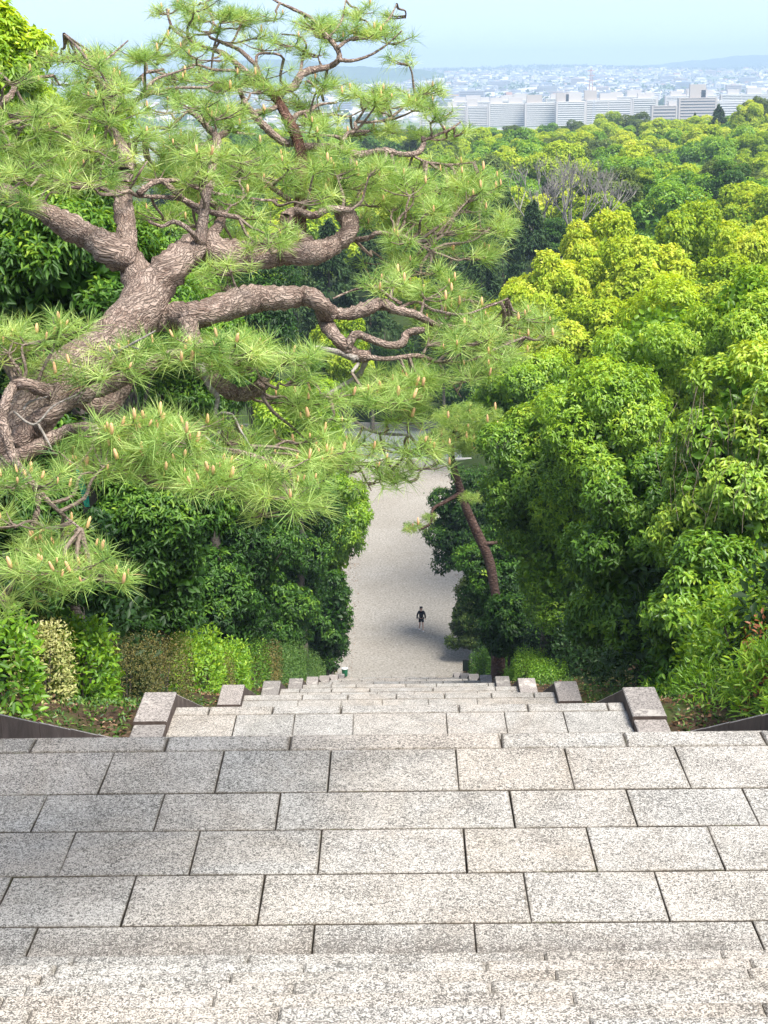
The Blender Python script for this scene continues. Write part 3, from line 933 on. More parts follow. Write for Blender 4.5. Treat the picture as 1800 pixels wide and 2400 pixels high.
_cnt = [0]
def tree_far(kind, cx, top, bot, w, y, label, group, name=None):
    c, rx, rz = box_px(cx, top, bot, w, y)
    g0 = gz(c.x, c.y)
    _cnt[0] += 1
    root = empty(name or ('conifer_tree' if kind == 'conifer' else 'broadleaf_tree'), (c.x, c.y, g0), (_cnt[0] * 2.4) % 6.28)
    ms = SH[kind]
    o = link('crown', ms[_cnt[0] % len(ms)], None, root)
    if kind == 'conifer':
        zt = c.z + rz - g0
        o.scale = (rx / 0.30, rx / 0.30, rz * 2)
        o.location = (0, 0, zt - 2 * rz)
        th = zt * 0.9
    else:
        o.scale = (rx, rx, rz / 0.85)
        o.location = (0, 0, c.z - g0)
        th = max(c.z - g0 + rz * 0.3, 1.0)
    t = link('trunk', TRUNK, None, root)
    t.scale = (max(1.0, rx * 1.6), max(1.0, rx * 1.6), th)
    tag(root, label, 'tree', group)
    return root

G1 = 'yellow green camphor crowns on the right slope'
# the bright billowing crowns on the right
for a in [(1290, 468, 760, 230, 112, 'tall yellow camphor crown at the left of the bright right row'),
          (1200, 540, 800, 250, 104, 'yellow camphor crown stepping down towards the leaning pine'),
          (1130, 620, 850, 200, 100, 'lowest yellow green camphor crown next to the pine tips'),
          (1490, 436, 720, 260, 118, 'highest camphor crown in the middle of the bright right row'),
          (1390, 520, 790, 280, 103, 'camphor crown in front of the two highest ones'),
          (1635, 470, 740, 230, 112, 'camphor crown cut by the right picture edge'),
          (1550, 560, 800, 280, 96, 'broad camphor crown below the highest one'),
          (1290, 640, 880, 280, 88, 'camphor crown nearest to the dark round tree'),
          (735, 690, 860, 170, 120, 'yellow camphor crown under the long level pine limb'),
          (905, 598, 690, 120, 170, 'small yellow crown above the forked pine limb end'),
          (830, 600, 680, 70, 190, 'little yellow crown left of the small yellow one')]:
    tree_far('camphor', *a[:5], a[5], G1)
G2 = 'dark conifers in the valley'
for a in [(1085, 400, 700, 130, 190, 'tall dark cedar left of the bare grey tree'),
          (1150, 440, 640, 110, 178, 'dark cedar in front of the bare grey tree'),
          (1040, 500, 700, 110, 165, 'dark cedar behind the right pine tips'),
          (710, 480, 720, 150, 150, 'broad dark conifer under the pine fork stub'),
          (800, 490, 720, 140, 160, 'dark conifer right of the broad one under the pine'),
          (640, 500, 700, 110, 142, 'dark conifer half hidden by the pine needles'),
          (960, 560, 760, 140, 158, 'dark cedar behind the small yellow crown'),
          (560, 325, 430, 70, 300, 'pointed dark conifer seen through the middle of the pine'),
          (790, 300, 350, 36, 420, 'little pointed conifer under the upper pine limb'),
          (1340, 300, 345, 26, 430, 'tiny pointed conifer on the wood skyline'),
          (1500, 245, 300, 20, 620, 'tiny conifer in front of the apartment blocks'),
          (1552, 228, 300, 50, 520, 'dark pointed tree beside the yellow tree on the right skyline')]:
    tree_far('conifer', *a[:5], a[5], G2)
for a in [('dark', 870, 720, 860, 170, 165, 'dark round tree at the far end of the gravel path'),
          ('olive', 920, 690, 790, 150, 175, 'olive tree in horizontal layers beyond the gravel path'),
          ('green', 800, 760, 900, 130, 168, 'green tree behind the far left end of the path'),
          ('green', 980, 760, 900, 160, 168, 'green tree behind the far right end of the path'),
          ('dark', 1080, 640, 800, 150, 140, 'dark green tree between the pine tips and the camphors'),
          ('dark', 1200, 470, 560, 120, 190, 'dark rounded tree under the bare grey tree'),
          ('olive', 1315, 360, 480, 150, 215, 'olive crown right of the bare grey tree'),
          ('dark', 1430, 400, 520, 150, 225, 'dark crown behind the highest camphor'),
          ('green', 1470, 360, 470, 150, 240, 'green crown right of the cream flowering tree'),
          ('dark', 1570, 350, 480, 150, 230, 'dark crown on the right under the skyline wood'),
          ('olive', 1570, 345, 420, 130, 260, 'dull olive crown on the right skyline wood'),
          ('green', 1640, 380, 490, 140, 225, 'green crown cut by the right edge under the skyline wood'),
          ('camphor', 1390, 362, 400, 50, 232, 'small cream flowering tree between the olive and green crowns'),
          ('olive', 1640, 203, 280, 80, 480, 'dark olive tree on the right skyline'),
          ('camphor', 1620, 215, 300, 80, 470, 'yellow tree standing out on the right skyline'),
          ('olive', 1110, 268, 300, 60, 520, 'brownish tree in front of the left apartment blocks'),
          ('green', 1060, 275, 310, 60, 500, 'green tree left of the brownish one below the apartments'),
          ('olive', 930, 275, 340, 130, 430, 'olive tree behind the end of the upper pine limb')]:
    tree_far(*a[:6], a[6], 'woodland trees in the valley')
# the wood between the plaza and the plain: crowns that cannot be told apart
g = np.random.default_rng(77)
LW = {'camphor': 'yellow green crown', 'green': 'mid green crown', 'olive': 'dull olive crown',
      'dark': 'dark green crown'}
placed = []
for row, (y0, n, t0) in enumerate([(210, 11, 415), (245, 12, 385), (285, 13, 352), (330, 14, 326), (380, 16, 305), (440, 17, 290), (520, 20, 279), (620, 22, 270)]):
    for i in range(n):
        for side in (0, 1):
            if side == 0:
                cx = 1010 + (1720 - 1010) * (i + g.uniform(0.1, 0.9)) / n
                rise = -14 if cx < 1250 else 0
                rise = 10 * math.sin((cx - 1000) / 120.0 + row) * (0.5 if row > 4 else 1) - (17 * min(1, max(0, (cx - 1170) / 110.0)) if row >= 4 else 0)
            else:
                if i % 2:
                    continue
                cx = 380 + (1000 - 380) * (i + g.uniform(0.2, 1.8)) / n
                rise = 22 if row < 5 else 6
            yy = y0 * g.uniform(0.95, 1.06)
            w = 44000.0 / yy * g.uniform(0.85, 1.3)
            top = t0 + rise + g.uniform(-10, 10)
            if 1110 < cx < 1270 and row < 3 and side == 0:
                continue
            kind = g.choice(['camphor', 'camphor', 'camphor', 'camphor', 'green', 'green', 'olive'] if side == 0 else ['camphor', 'green', 'green', 'dark'])
            where = next(t for lim, t in ((480, 'under the upper left pine boughs'), (650, 'behind the middle of the pine'), (850, 'behind the upper pine limb'), (1000, 'behind the upper limb end'), (1100, 'below the block at the pine tips'),
                                          (1190, 'below the first long apartment block'), (1280, 'below the middle apartment blocks'), (1380, 'below the longest apartment block'), (1460, 'below the low beige block'),
                                          (1560, 'below the beige tower block'), (2000, 'by the right picture edge')) if cx < lim)
            depth_ = ('in the nearest row', 'in the second row', 'in the third row', 'in the fourth row', 'in the fifth row',
                      'in the sixth row', 'in the seventh row', 'in the last row')[row]
            tree_far(kind, cx, top, top + w * 0.95, w * 1.12, yy, LW[kind] + ' ' + depth_ + ' ' + where, kind + ' crowns of the far wood')

# bare grey tree
def bare_tree():
    c, rx, rz = box_px(1180, 330, 480, 125, 200)
    g0 = gz(c.x, c.y)
    root = empty('bare_tree', (c.x, c.y, g0))
    rn = random.Random(9)
    mb, tw = MB(), MB()
    def grow(p, d, L, r, lev):
        pts = [(p, r)]
        q, dd = p, d
        for i in range(3):
            dd = (dd + Vector((rn.gauss(0, .13), rn.gauss(0, .13), 0.10))).normalized()
            q = q + dd * (L / 3)
            pts.append((q, r * (1 - 0.28 * (i + 1) / 3)))
        pp, rr = catmull(pts, 2)
        (mb if lev < 2 else tw).tube(pp, rr, 5 if lev < 3 else 3, cap=False)
        if lev < 5:
            for _ in range((3 if lev < 3 else 4) if lev else 5):
                nd = (dd + Vector((rn.gauss(0, .55), rn.gauss(0, .55), rn.uniform(0.0, .30)))).normalized()
                grow(q, nd, L * rn.uniform(.55, .75), r * 0.60, lev + 1)
    h = c.z - rz - g0
    grow(Vector((0, 0, 0)), Vector((0.08, 0, 1)), (c.z + rz - g0) / 2.75, 0.34, 0)
    m1 = bark('bare_bark', (0.10, 0.085, 0.08), (0.22, 0.20, 0.19), (0.36, 0.33, 0.31), 0.4)
    mb.build('trunk', m1, root, True)
    tw.build('twigs', plain('bare_twigs', (0.22, 0.20, 0.185), 0.9), root)
    tag(root, 'leafless grey tree among the green crowns', 'tree')
bare_tree()

# ------------------------------------------------------------------ the foreground pine
pine = empty('pine_tree', (-3.95, 7.6, gz(-3.95, 7.6)))
tag(pine, 'gnarled old pine leaning over the stairway from the left with orange candles', 'tree')
PB = Vector(pine.location)
SK = []            # skeleton samples (point, radius) that twigs may start from

def bark_coords(o, p, r, n):
    a = o.data.attributes.new('bk', 'FLOAT_VECTOR', 'POINT')
    s_, out = 0.0, []
    for i in range(len(p)):
        if i:
            s_ += (p[i] - p[i - 1]).length
        for j in range(n):
            th = 2 * math.pi * j / n
            out += [math.cos(th) * r[i] + len(SK) * .37, math.sin(th) * r[i], s_]
    a.data.foreach_set('vector', out)

def limb(pts, rpx, d, name='limb', mat='bark', nseg=10, rough=0.13, parent=pine, sub=7, wob=0.0):
    """pts in 1800 px, rpx radii in px (start, end), d depths (start, end) in metres"""
    m = len(pts)
    raw = []
    rn = random.Random(len(SK) + 3)
    for i, q in enumerate(pts):
        t = i / (m - 1)
        dd = d[0] + (d[1] - d[0]) * t + (rn.uniform(-1, 1) * 0.10 if 0 < i < m - 1 else 0)
        r = 0.80 * (rpx[0] + (rpx[1] - rpx[0]) * t) / FPX * dd * (1 + rn.uniform(-.17, .17))
        raw.append((P(q[0], q[1], dd) - PB, max(r, 0.0018)))
    p, r = catmull(raw, sub)
    for a, b in zip(p, r):
        SK.append((a, b))
    mb = MB()
    kn = [1 + 0.10 * math.sin(i * 1.9 + len(SK)) * rn.uniform(0, 1) for i in range(len(r))]
    mb.tube(p, [a * b for a, b in zip(r, kn)], nseg, rough=rough, seed=len(SK))
    o = mb.build(name, M[mat], parent, True)
    bark_coords(o, p, r, nseg)
    return o

# trunk from the bank beside the stairs into the picture
trunk_pts = [(Vector((0, 0, -0.3)), 0.30), (Vector((0.12, 0.05, 0.6)), 0.235)]
for q, dd, r in (((-420, 1330), 8.1, 84), ((-180, 1190), 8.1, 80), ((-40, 1090), 8.15, 78), ((54, 985), 8.25, 72), ((136, 893), 8.4, 64), ((244, 812), 8.5, 60), ((322, 735), 8.6, 62), ((347, 672), 8.7, 58)):
    trunk_pts.append((P(q[0], q[1], dd) - PB, r / FPX * dd))
p, r = catmull(trunk_pts, 6)
SK += list(zip(p, r))[18:]
r = [a * 0.90 for a in r]
mb = MB().tube(p, r, 24, rough=0.07, seed=4)
tk = mb.build('trunk', M['bark'], pine, True)
bark_coords(tk, p, r, 24)

L_ = limb
# left limb and its upright
L_([(345, 690), (304, 613), (260, 586), (217, 559), (163, 532), (108, 499), (54, 472), (0, 445), (-80, 420)], (52, 20), (8.7, 9.1), nseg=18)
L_([(290, 620), (298, 560), (290, 490), (289, 440), (295, 380), (280, 330), (250, 290)], (34, 12), (8.7, 9.4), nseg=15)
# right limb with the hooked end
L_([(350, 690), (400, 628), (440, 592), (478, 572), (530, 600), (593, 598), (650, 588), (690, 594), (737, 592), (786, 572), (815, 548), (818, 515), (800, 498)], (56, 22), (8.7, 9.8), nseg=18)
L_([(740, 592), (713, 563), (685, 540), (670, 514), (690, 495), (735, 505), (770, 490), (822, 492)], (24, 8), (9.6, 9.5), nseg=10)
L_([(800, 560), (825, 562), (863, 558), (882, 546), (915, 549), (960, 560), (1010, 590)], (10, 4), (9.7, 9.6))
L_([(470, 575), (445, 540), (410, 520), (380, 530), (350, 520)], (9, 4), (8.9, 8.7))
L_([(430, 590), (500, 545), (520, 500), (490, 470)], (18, 9), (8.9, 9.3))
# long level limb
L_([(230, 800), (300, 765), (400, 741), (472, 736), (545, 712), (593, 700), (665, 698), (718, 694), (747, 707), (771, 736)], (46, 27), (8.5, 8.9), nseg=18)
L_([(765, 728), (810, 737), (858, 723), (892, 713), (930, 727), (975, 738), (1020, 760), (1080, 770)], (24, 7), (8.9, 9.3), nseg=10)
L_([(940, 712), (911, 694), (872, 672), (820, 683), (780, 700)], (6, 2.5), (9.1, 9.0), nseg=6)
L_([(935, 722), (978, 708), (1017, 727), (1085, 737), (1140, 720), (1190, 700)], (6, 2.5), (9.2, 9.6), nseg=6)
L_([(757, 715), (766, 760), (786, 789), (810, 813), (834, 833), (863, 835)], (24, 15), (8.9, 8.8), nseg=15)
L_([(815, 812), (834, 784), (868, 795), (911, 809), (943, 804), (954, 782), (993, 773)], (15, 9), (8.8, 9.0), nseg=10)
L_([(835, 842), (800, 828), (766, 820), (737, 817), (718, 838), (709, 855)], (11, 7), (8.8, 8.6), nseg=8, mat='deadwood')
L_([(712, 842), (690, 834), (670, 828), (641, 828), (612, 838), (554, 846)], (6, 3), (8.6, 8.4), nseg=6, mat='deadwood')
L_([(838, 838), (841, 850), (824, 873)], (9, 4), (8.8, 8.7), nseg=6, mat='deadwood')
L_([(850, 836), (906, 841), (978, 834), (1027, 848), (1099, 846), (1171, 814), (1230, 790)], (9, 3), (8.8, 9.4), nseg=6)
L_([(1027, 848), (1060, 900), (1080, 930)], (4, 2), (9.0, 9.2), nseg=5)
L_([(860, 838), (840, 880), (800, 905), (770, 930), (800, 960), (850, 1000), (890, 1015), (960, 1020)], (9, 4), (8.8, 9.1), nseg=6, mat='deadwood')
L_([(775, 935), (830, 925), (880, 930), (930, 950)], (4, 2), (8.8, 9.0), nseg=5, mat='deadwood')
L_([(890, 1015), (900, 1060), (920, 1100), (960, 1130)], (4, 2), (9.0, 9.1), nseg=5)
L_([(850, 1000), (830, 1060), (850, 1110), (870, 1150)], (4, 2), (9.0, 9.0), nseg=5)
# downward stub and its dead twig
L_([(440, 745), (448, 800), (475, 860), (515, 902), (560, 924), (600, 914), (618, 895)], (30, 17), (8.5, 8.3), nseg=15)
L_([(470, 850), (490, 905), (510, 931), (505, 969), (515, 1012), (485, 1024)], (10, 4), (8.3, 8.1), nseg=7, mat='deadwood')
L_([(508, 972), (530, 968), (548, 976), (565, 1010), (586, 1046)], (5, 2.5), (8.15, 8.05), nseg=6, mat='deadwood')
# low boughs crossing the trunk
L_([(40, 1040), (80, 1000), (120, 968), (163, 945), (217, 920), (282, 893), (347, 855), (400, 830), (470, 835), (560, 850)], (30, 10), (8.0, 8.1), nseg=15)
L_([(190, 930), (240, 955), (262, 940), (290, 905), (300, 880)], (34, 24), (8.35, 8.5), nseg=15)
L_([(10, 1085), (81, 1052), (163, 1007), (240, 1010), (330, 1030), (440, 1050), (560, 1060), (660, 1090)], (24, 5), (7.9, 7.7), nseg=10)
L_([(120, 920), (60, 900), (33, 905), (16, 936), (5, 980), (16, 1023), (33, 1077), (62, 1115), (90, 1170), (70, 1260), (40, 1340)], (22, 7), (7.9, 7.3), nseg=10)
L_([(60, 1110), (130, 1190), (190, 1240)], (9, 3), (7.5, 7.2), nseg=6)
L_([(300, 1100), (360, 1135), (420, 1143), (474, 1149), (560, 1140)], (9, 5), (7.8, 7.6), nseg=7)
for a in ([(33, 965), (80, 995), (125, 952), (180, 925)], [(55, 960), (70, 942), (110, 930)], [(90, 995), (110, 1030), (122, 1055)], [(480, 1023), (510, 1045), (548, 1062), (610, 1064)],
          [(280, 1090), (360, 1078), (400, 1070), (440, 1060), (480, 1040)], [(505, 1070), (560, 1078), (620, 1090)], [(270, 830), (320, 800), (365, 775)], [(265, 822), (300, 812), (325, 818)]):
    L_(a, (4.5, 2), (7.9, 7.8), nseg=5, mat='deadwood')
# upper sub-crown
L_([(700, 545), (704, 470), (707, 409), (700, 335), (676, 282), (654, 242), (635, 217), (615, 190)], (22, 12), (9.8, 10.8), nseg=12, mat='pinered')
L_([(700, 345), (762, 345), (794, 347), (834, 362), (870, 358), (906, 354), (942, 362), (979, 358), (993, 336), (990, 322)], (15, 6), (10.3, 10.6), nseg=10)
L_([(965, 362), (1000, 380), (1060, 386), (1110, 380)], (5, 2), (10.5, 10.6), nseg=5)
L_([(990, 330), (1020, 318), (1060, 300), (1080, 285)], (5, 2), (10.6, 10.9), nseg=5)
L_([(800, 350), (798, 325), (770, 318), (724, 320)], (7, 4), (10.4, 10.2), nseg=6)
L_([(800, 345), (816, 312), (866, 307)], (8, 4), (10.4, 10.7), nseg=6)
L_([(838, 308), (834, 287), (870, 286), (917, 275), (975, 221)], (6, 2.5), (10.6, 11.1), nseg=6)
L_([(650, 235), (662, 213), (689, 203), (707, 174), (736, 163), (772, 156), (794, 139), (791, 116), (769, 87), (744, 61), (725, 40), (689, 22), (650, 4), (610, -20)], (13, 3), (10.7, 11.6), nseg=9)
L_([(792, 112), (816, 94), (863, 80), (906, 51), (930, 10)], (7, 2), (11.0, 11.6), nseg=6)
L_([(794, 140), (827, 142), (866, 130), (906, 105), (942, 72)], (7, 2), (11.0, 11.2), nseg=6)
L_([(770, 88), (800, 50), (810, 0)], (4, 2), (11.2, 11.5), nseg=5)
L_([(624, 195), (595, 181), (570, 163), (545, 141), (519, 123), (483, 112), (436, 90), (404, 65), (390, 20)], (11, 3), (10.8, 11.3), nseg=8)
L_([(606, 185), (603, 159), (581, 134), (559, 116), (534, 105), (508, 94), (490, 83), (500, 50), (480, 10)], (9, 3), (10.8, 11.5), nseg=7)
L_([(563, 166), (501, 163), (454, 152), (400, 174), (350, 165)], (6, 2.5), (10.8, 10.6), nseg=6)
L_([(600, 150), (606, 127), (650, 127), (665, 138)], (5, 3), (10.9, 11.1), nseg=5)
L_([(704, 172), (710, 130), (718, 105), (700, 85), (660, 80)], (5, 2), (10.9, 11.2), nseg=5)
L_([(690, 335), (664, 333), (624, 300), (603, 278), (581, 250), (570, 231), (563, 213)], (12, 8), (10.4, 10.3), nseg=8)
L_([(660, 245), (639, 255), (603, 264), (574, 260), (545, 260), (534, 268), (539, 300), (508, 324)], (9, 9), (10.6, 10.0), nseg=8)
L_([(470, 575), (480, 480), (500, 380), (508, 326), (487, 300), (465, 275), (440, 260)], (16, 7), (8.9, 10.0), nseg=9)
L_([(535, 305), (560, 312), (600, 315)], (5, 3), (10.0, 10.2), nseg=5)
L_([(540, 290), (570, 290), (610, 285)], (4, 2.5), (10.1, 10.3), nseg=5)
L_([(686, 284), (697, 268), (725, 260), (747, 246), (790, 240)], (9, 3), (10.6, 10.9), nseg=6)
L_([(722, 271), (747, 278), (780, 269), (816, 273), (852, 257)], (5, 2), (10.7, 10.9), nseg=5)
L_([(715, 268), (743, 311)], (5, 4), (10.7, 10.5), nseg=5)
L_([(720, 190), (729, 195), (751, 213), (758, 236)], (5, 4), (10.8, 11.0), nseg=5)
L_([(560, 400), (595, 409), (631, 434), (680, 470)], (5, 8), (9.6, 9.8), nseg=6)
L_([(631, 434), (660, 415), (700, 400)], (3, 2), (9.8, 9.9), nseg=5)
# upper left boughs
L_([(-80, 420), (-40, 330), (-10, 250), (22, 228), (36, 203), (54, 188), (127, 177)], (18, 4), (9.1, 9.7), nseg=8)
L_([(-40, 330), (20, 290), (60, 285)], (9, 6), (9.2, 9.3), nseg=6)
L_([(36, 205), (20, 190), (0, 170)], (5, 3), (9.6, 9.7), nseg=5)
L_([(119, 423), (174, 438), (235, 440), (275, 456), (300, 448), (325, 459), (398, 463), (434, 470), (488, 495), (560, 510)], (6, 8), (8.9, 9.0), nseg=8)
L_([(325, 453), (362, 428), (409, 423), (445, 434), (499, 452), (597, 467), (650, 470)], (9, 3), (9.0, 9.3), nseg=7)
L_([(387, 427), (409, 448), (441, 477), (480, 510)], (8, 8), (9.0, 9.0), nseg=7)
L_([(290, 340), (325, 320), (362, 300), (398, 297), (452, 253), (503, 242)], (6, 2.5), (9.4, 9.9), nseg=6)
L_([(280, 335), (253, 354), (203, 347), (156, 318), (100, 300)], (7, 3), (9.3, 9.3), nseg=6)
L_([(250, 290), (271, 231), (297, 239), (325, 231), (340, 205), (336, 174), (383, 163)], (11, 4), (9.5, 10.2), nseg=7)
L_([(330, 225), (362, 188), (409, 170), (456, 156)], (6, 2), (9.8, 10.3), nseg=6)
L_([(325, 231), (370, 215), (416, 206), (481, 206)], (5, 4), (9.8, 10.0), nseg=6)
L_([(270, 235), (220, 170), (190, 120), (150, 80)], (7, 2.5), (9.6, 10.0), nseg=6)
L_([(215, 165), (260, 130), (300, 95)], (4, 2), (9.7, 10.0), nseg=5)
L_([(300, 448), (330, 400), (345, 378)], (5, 2.5), (9.0, 9.0), nseg=5)

# needle pads: centre x, y, half width, half height (1800 px), depth, depth spread, clusters, candles per tuft, needle length
PADS = [
    (150, 200, 170, 90, 9.7, .7, 24, .12, .125), (60, 300, 120, 70, 9.3, .6, 15, .12, .125), (260, 130, 150, 45, 10.1, .6, 12, .15, .12),
    (330, 270, 190, 80, 9.6, .7, 27, .12, .125), (200, 390, 210, 60, 9.1, .6, 24, .12, .13), (420, 360, 170, 70, 9.4, .6, 22, .12, .125), (60, 410, 70, 50, 8.8, .4, 8, .1, .13),
    (430, 80, 110, 80, 11.2, .5, 13, .2, .115), (520, 130, 130, 70, 11.0, .6, 15, .2, .115), (600, 50, 110, 55, 11.4, .5, 10, .2, .115), (500, 20, 110, 30, 11.4, .4, 8, .2, .115),
    (760, 45, 120, 45, 11.4, .5, 13, .15, .115), (880, 50, 80, 55, 11.5, .4, 10, .15, .115), (930, 105, 50, 30, 11.2, .3, 5, .15, .115), (700, 110, 90, 30, 11.1, .4, 7, .15, .115),
    (430, 190, 110, 40, 10.5, .5, 10, .15, .12), (640, 200, 110, 40, 10.8, .4, 8, .2, .115), (780, 220, 110, 40, 10.9, .5, 11, .2, .115), (850, 260, 110, 45, 10.9, .5, 11, .2, .115),
    (600, 260, 90, 60, 10.4, .4, 9, .15, .12), (990, 240, 80, 45, 11.1, .4, 9, .2, .115), (1050, 280, 50, 40, 10.9, .3, 6, .15, .115), (700, 260, 80, 40, 10.5, .4, 7, .15, .12),
    (690, 400, 80, 50, 9.9, .4, 11, .2, .125), (520, 290, 80, 40, 9.9, .4, 6, .12, .12), (560, 370, 90, 60, 9.7, .5, 10, .12, .125),
    (560, 450, 160, 55, 9.3, .5, 18, .12, .13), (400, 520, 80, 30, 8.8, .4, 5, .12, .13), (570, 560, 90, 35, 9.2, .4, 8, .12, .13), (540, 625, 80, 30, 8.9, .4, 5, .12, .13), (620, 530, 70, 40, 9.4, .4, 5, .1, .13),
    (800, 430, 120, 55, 9.9, .5, 16, .25, .125), (920, 470, 150, 70, 9.9, .6, 24, .25, .125), (1040, 480, 130, 80, 10.0, .6, 20, .25, .125), (1000, 580, 130, 55, 9.8, .5, 16, .2, .13), (1095, 435, 60, 55, 10.3, .4, 6, .3, .12),
    (780, 350, 100, 25, 10.2, .3, 4, .1, .12), (950, 410, 120, 50, 10.2, .4, 11, .25, .12), (1120, 530, 40, 40, 10.0, .3, 2, .2, .125),
    (1110, 735, 120, 50, 9.5, .6, 14, .45, .125), (1215, 780, 75, 50, 9.6, .4, 8, .45, .125), (1040, 690, 110, 35, 9.4, .4, 9, .3, .125), (1030, 790, 90, 35, 9.2, .5, 8, .3, .13), (900, 650, 70, 25, 9.2, .4, 4, .2, .125), (1090, 830, 130, 40, 9.3, .5, 13, .3, .13),
    (930, 880, 90, 40, 9.0, .4, 10, .4, .13), (860, 940, 110, 50, 8.9, .5, 13, .3, .13), (940, 950, 60, 40, 9.0, .4, 6, .35, .13), (1000, 890, 40, 30, 9.1, .3, 3, .35, .13),
    (860, 1050, 110, 30, 9.0, .4, 7, .5, .13), (960, 1060, 70, 30, 9.1, .3, 4, .5, .13), (900, 1120, 80, 30, 9.0, .3, 4, .5, .13), (800, 1080, 60, 40, 8.9, .3, 4, .5, .13),
    (60, 760, 110, 70, 8.2, .4, 16, .25, .13), (90, 860, 80, 30, 8.1, .3, 4, .25, .13), (370, 830, 110, 30, 8.2, .3, 8, .25, .13), (480, 820, 120, 50, 8.3, .4, 16, .25, .13), (580, 860, 130, 45, 8.4, .4, 15, .25, .13), (690, 900, 90, 40, 8.6, .4, 8, .25, .13), (230, 860, 50, 25, 8.1, .3, 2, .25, .13),
    (300, 1000, 110, 35, 7.9, .4, 12, .6, .13), (430, 1020, 120, 40, 7.9, .5, 16, .6, .13), (560, 1080, 130, 50, 7.9, .5, 19, .5, .13), (400, 1090, 120, 50, 7.6, .4, 16, .5, .13), (680, 1090, 100, 50, 8.1, .5, 12, .5, .13), (270, 1080, 80, 60, 7.6, .4, 10, .5, .13),
    (190, 1070, 60, 50, 7.6, .4, 6, .5, .13), (640, 1170, 80, 50, 7.9, .4, 8, .2, .13), (740, 1040, 60, 40, 8.4, .3, 6, .4, .13),
    (70, 1160, 90, 60, 7.3, .4, 10, .4, .13), (150, 1260, 90, 60, 7.2, .4, 12, .5, .13), (50, 1300, 80, 70, 7.2, .4, 10, .5, .13), (190, 1320, 50, 35, 7.1, .3, 5, .4, .13), (20, 1400, 40, 30, 7.1, .3, 3, .4, .13),
]
gp = np.random.default_rng(21)
SKP = np.array([tuple(a) for a, b in SK])
SKR = np.array([b for a, b in SK])
twig = MB()
TB, TD, TL, TC = [], [], [], []
for (cx, cy, hw, hh, d, dd, ncl, cand, nl_) in PADS:
    for c in range(max(2, int(ncl * (0.54 if cy < 300 else 0.59)))):
        a, rr = gp.uniform(0, 2 * math.pi), math.sqrt(gp.uniform(0, 1))
        q = np.array(P(cx + hw * rr * math.cos(a), cy + hh * rr * math.sin(a), d + gp.uniform(-dd, dd)) - PB)
        # the branchlet that carries this cluster
        dist = np.linalg.norm(SKP - q - np.array([0, 0, -0.05]), axis=1) + 0.25 * (SKR > 0.08)
        k = int(np.argmin(dist))
        s = Vector(SKP[k])
        e = Vector(q) + Vector((0, 0, -0.05))
        Ls = (e - s).length
        mid1 = s.lerp(e, 0.35) + Vector(gp.normal(0, 0.06, 3)) * Ls + Vector((0, 0, -0.05 * Ls))
        mid2 = s.lerp(e, 0.7) + Vector(gp.normal(0, 0.06, 3)) * Ls
        pp, rr_ = catmull([(s, min(0.016, 0.008 + 0.010 * Ls)), (mid1, 0.0085 + 0.004 * Ls), (mid2, 0.0068), (e, 0.005)], 3)
        twig.tube(pp, rr_, 5, cap=False)
        hd = Vector((e.x - s.x, e.y - s.y, 0))
        hd = hd.normalized() if hd.length > 0.03 else Vector((1, 0, 0))
        nt = int(gp.integers(5, 10))
        for t in range(nt):
            aa = gp.uniform(-2.0, 2.0)
            dirh = Vector((hd.x * math.cos(aa) - hd.y * math.sin(aa), hd.x * math.sin(aa) + hd.y * math.cos(aa), 0))
            lt = gp.uniform(0.05, 0.20)
            tip = e + dirh * lt + Vector((0, 0, gp.uniform(0.0, 0.07)))
            st = e.lerp(Vector(mid2), gp.uniform(0, 0.5))
            cm = st.lerp(tip, 0.5) + Vector((0, 0, -0.012))
            twig.tube([st, cm, tip], [0.0046, 0.004, 0.0032], 4, cap=False)
            sd = (Vector((0, 0, 1.0)) + dirh * gp.uniform(0.2, 0.8) + Vector(gp.normal(0, .18, 3))).normalized()
            TB.append(tuple(tip))
            TD.append(tuple(sd))
            TL.append(nl_ * gp.uniform(0.72, 1.2))
            TC.append(1 if gp.uniform() < cand * 0.8 else 0)
TB, TD, TL, TC = np.array(TB), np.array(TD), np.array(TL), np.array(TC)
tw = twig.build('twigs', M['twigbark'], pine)
tw['kind'] = 'stuff'

# needles: bent ribbons fanning round each shoot
NPT = 50
nt = len(TB)
idx = np.repeat(np.arange(nt), NPT)
n = len(idx)
ax = TD[idx]
ref = rdir(gp, n)
side = nrm(np.cross(ax, ref))
th = np.clip(gp.normal(math.radians(64), math.radians(24), n), 0.15, 2.0)
D0 = nrm(ax * np.cos(th)[:, None] + side * np.sin(th)[:, None])
Ln = TL[idx] * gp.uniform(0.72, 1.15, n)
base = TB[idx] + ax * gp.uniform(-0.05, 0.012, (n, 1))
bend = np.array([0, 0, -1.0]) * (Ln * gp.uniform(0.02, 0.16, n))[:, None]
midp = base + D0 * (Ln * 0.5)[:, None] + bend * 0.30
tip = base + D0 * Ln[:, None] + bend
w = nrm(np.cross(D0, rdir(gp, n)))
hw = (0.00118 * gp.uniform(0.8, 1.25, n))[:, None]
V = np.stack([base - w * hw, base + w * hw, midp + w * hw, midp - w * hw, tip], 1).reshape(-1, 3)
i5 = np.arange(n)[:, None] * 5
F = np.concatenate([i5 + np.array([[0, 1, 2]]), i5 + np.array([[0, 2, 3]]), i5 + np.array([[3, 2, 4]])], 1).reshape(-1, 3)
tt = np.clip(gp.normal(0.47, 0.20, nt)[idx] + gp.normal(0, 0.14, n), 0, 0.92)
tt[gp.uniform(size=n) < 0.010] = 1.0
me = mesh_np('needles', V, F, 3, False, {'tint': ('FACE', np.repeat(tt, 3))})
nd = link('needles', me, M['needle'], pine)
nd['kind'] = 'stuff'

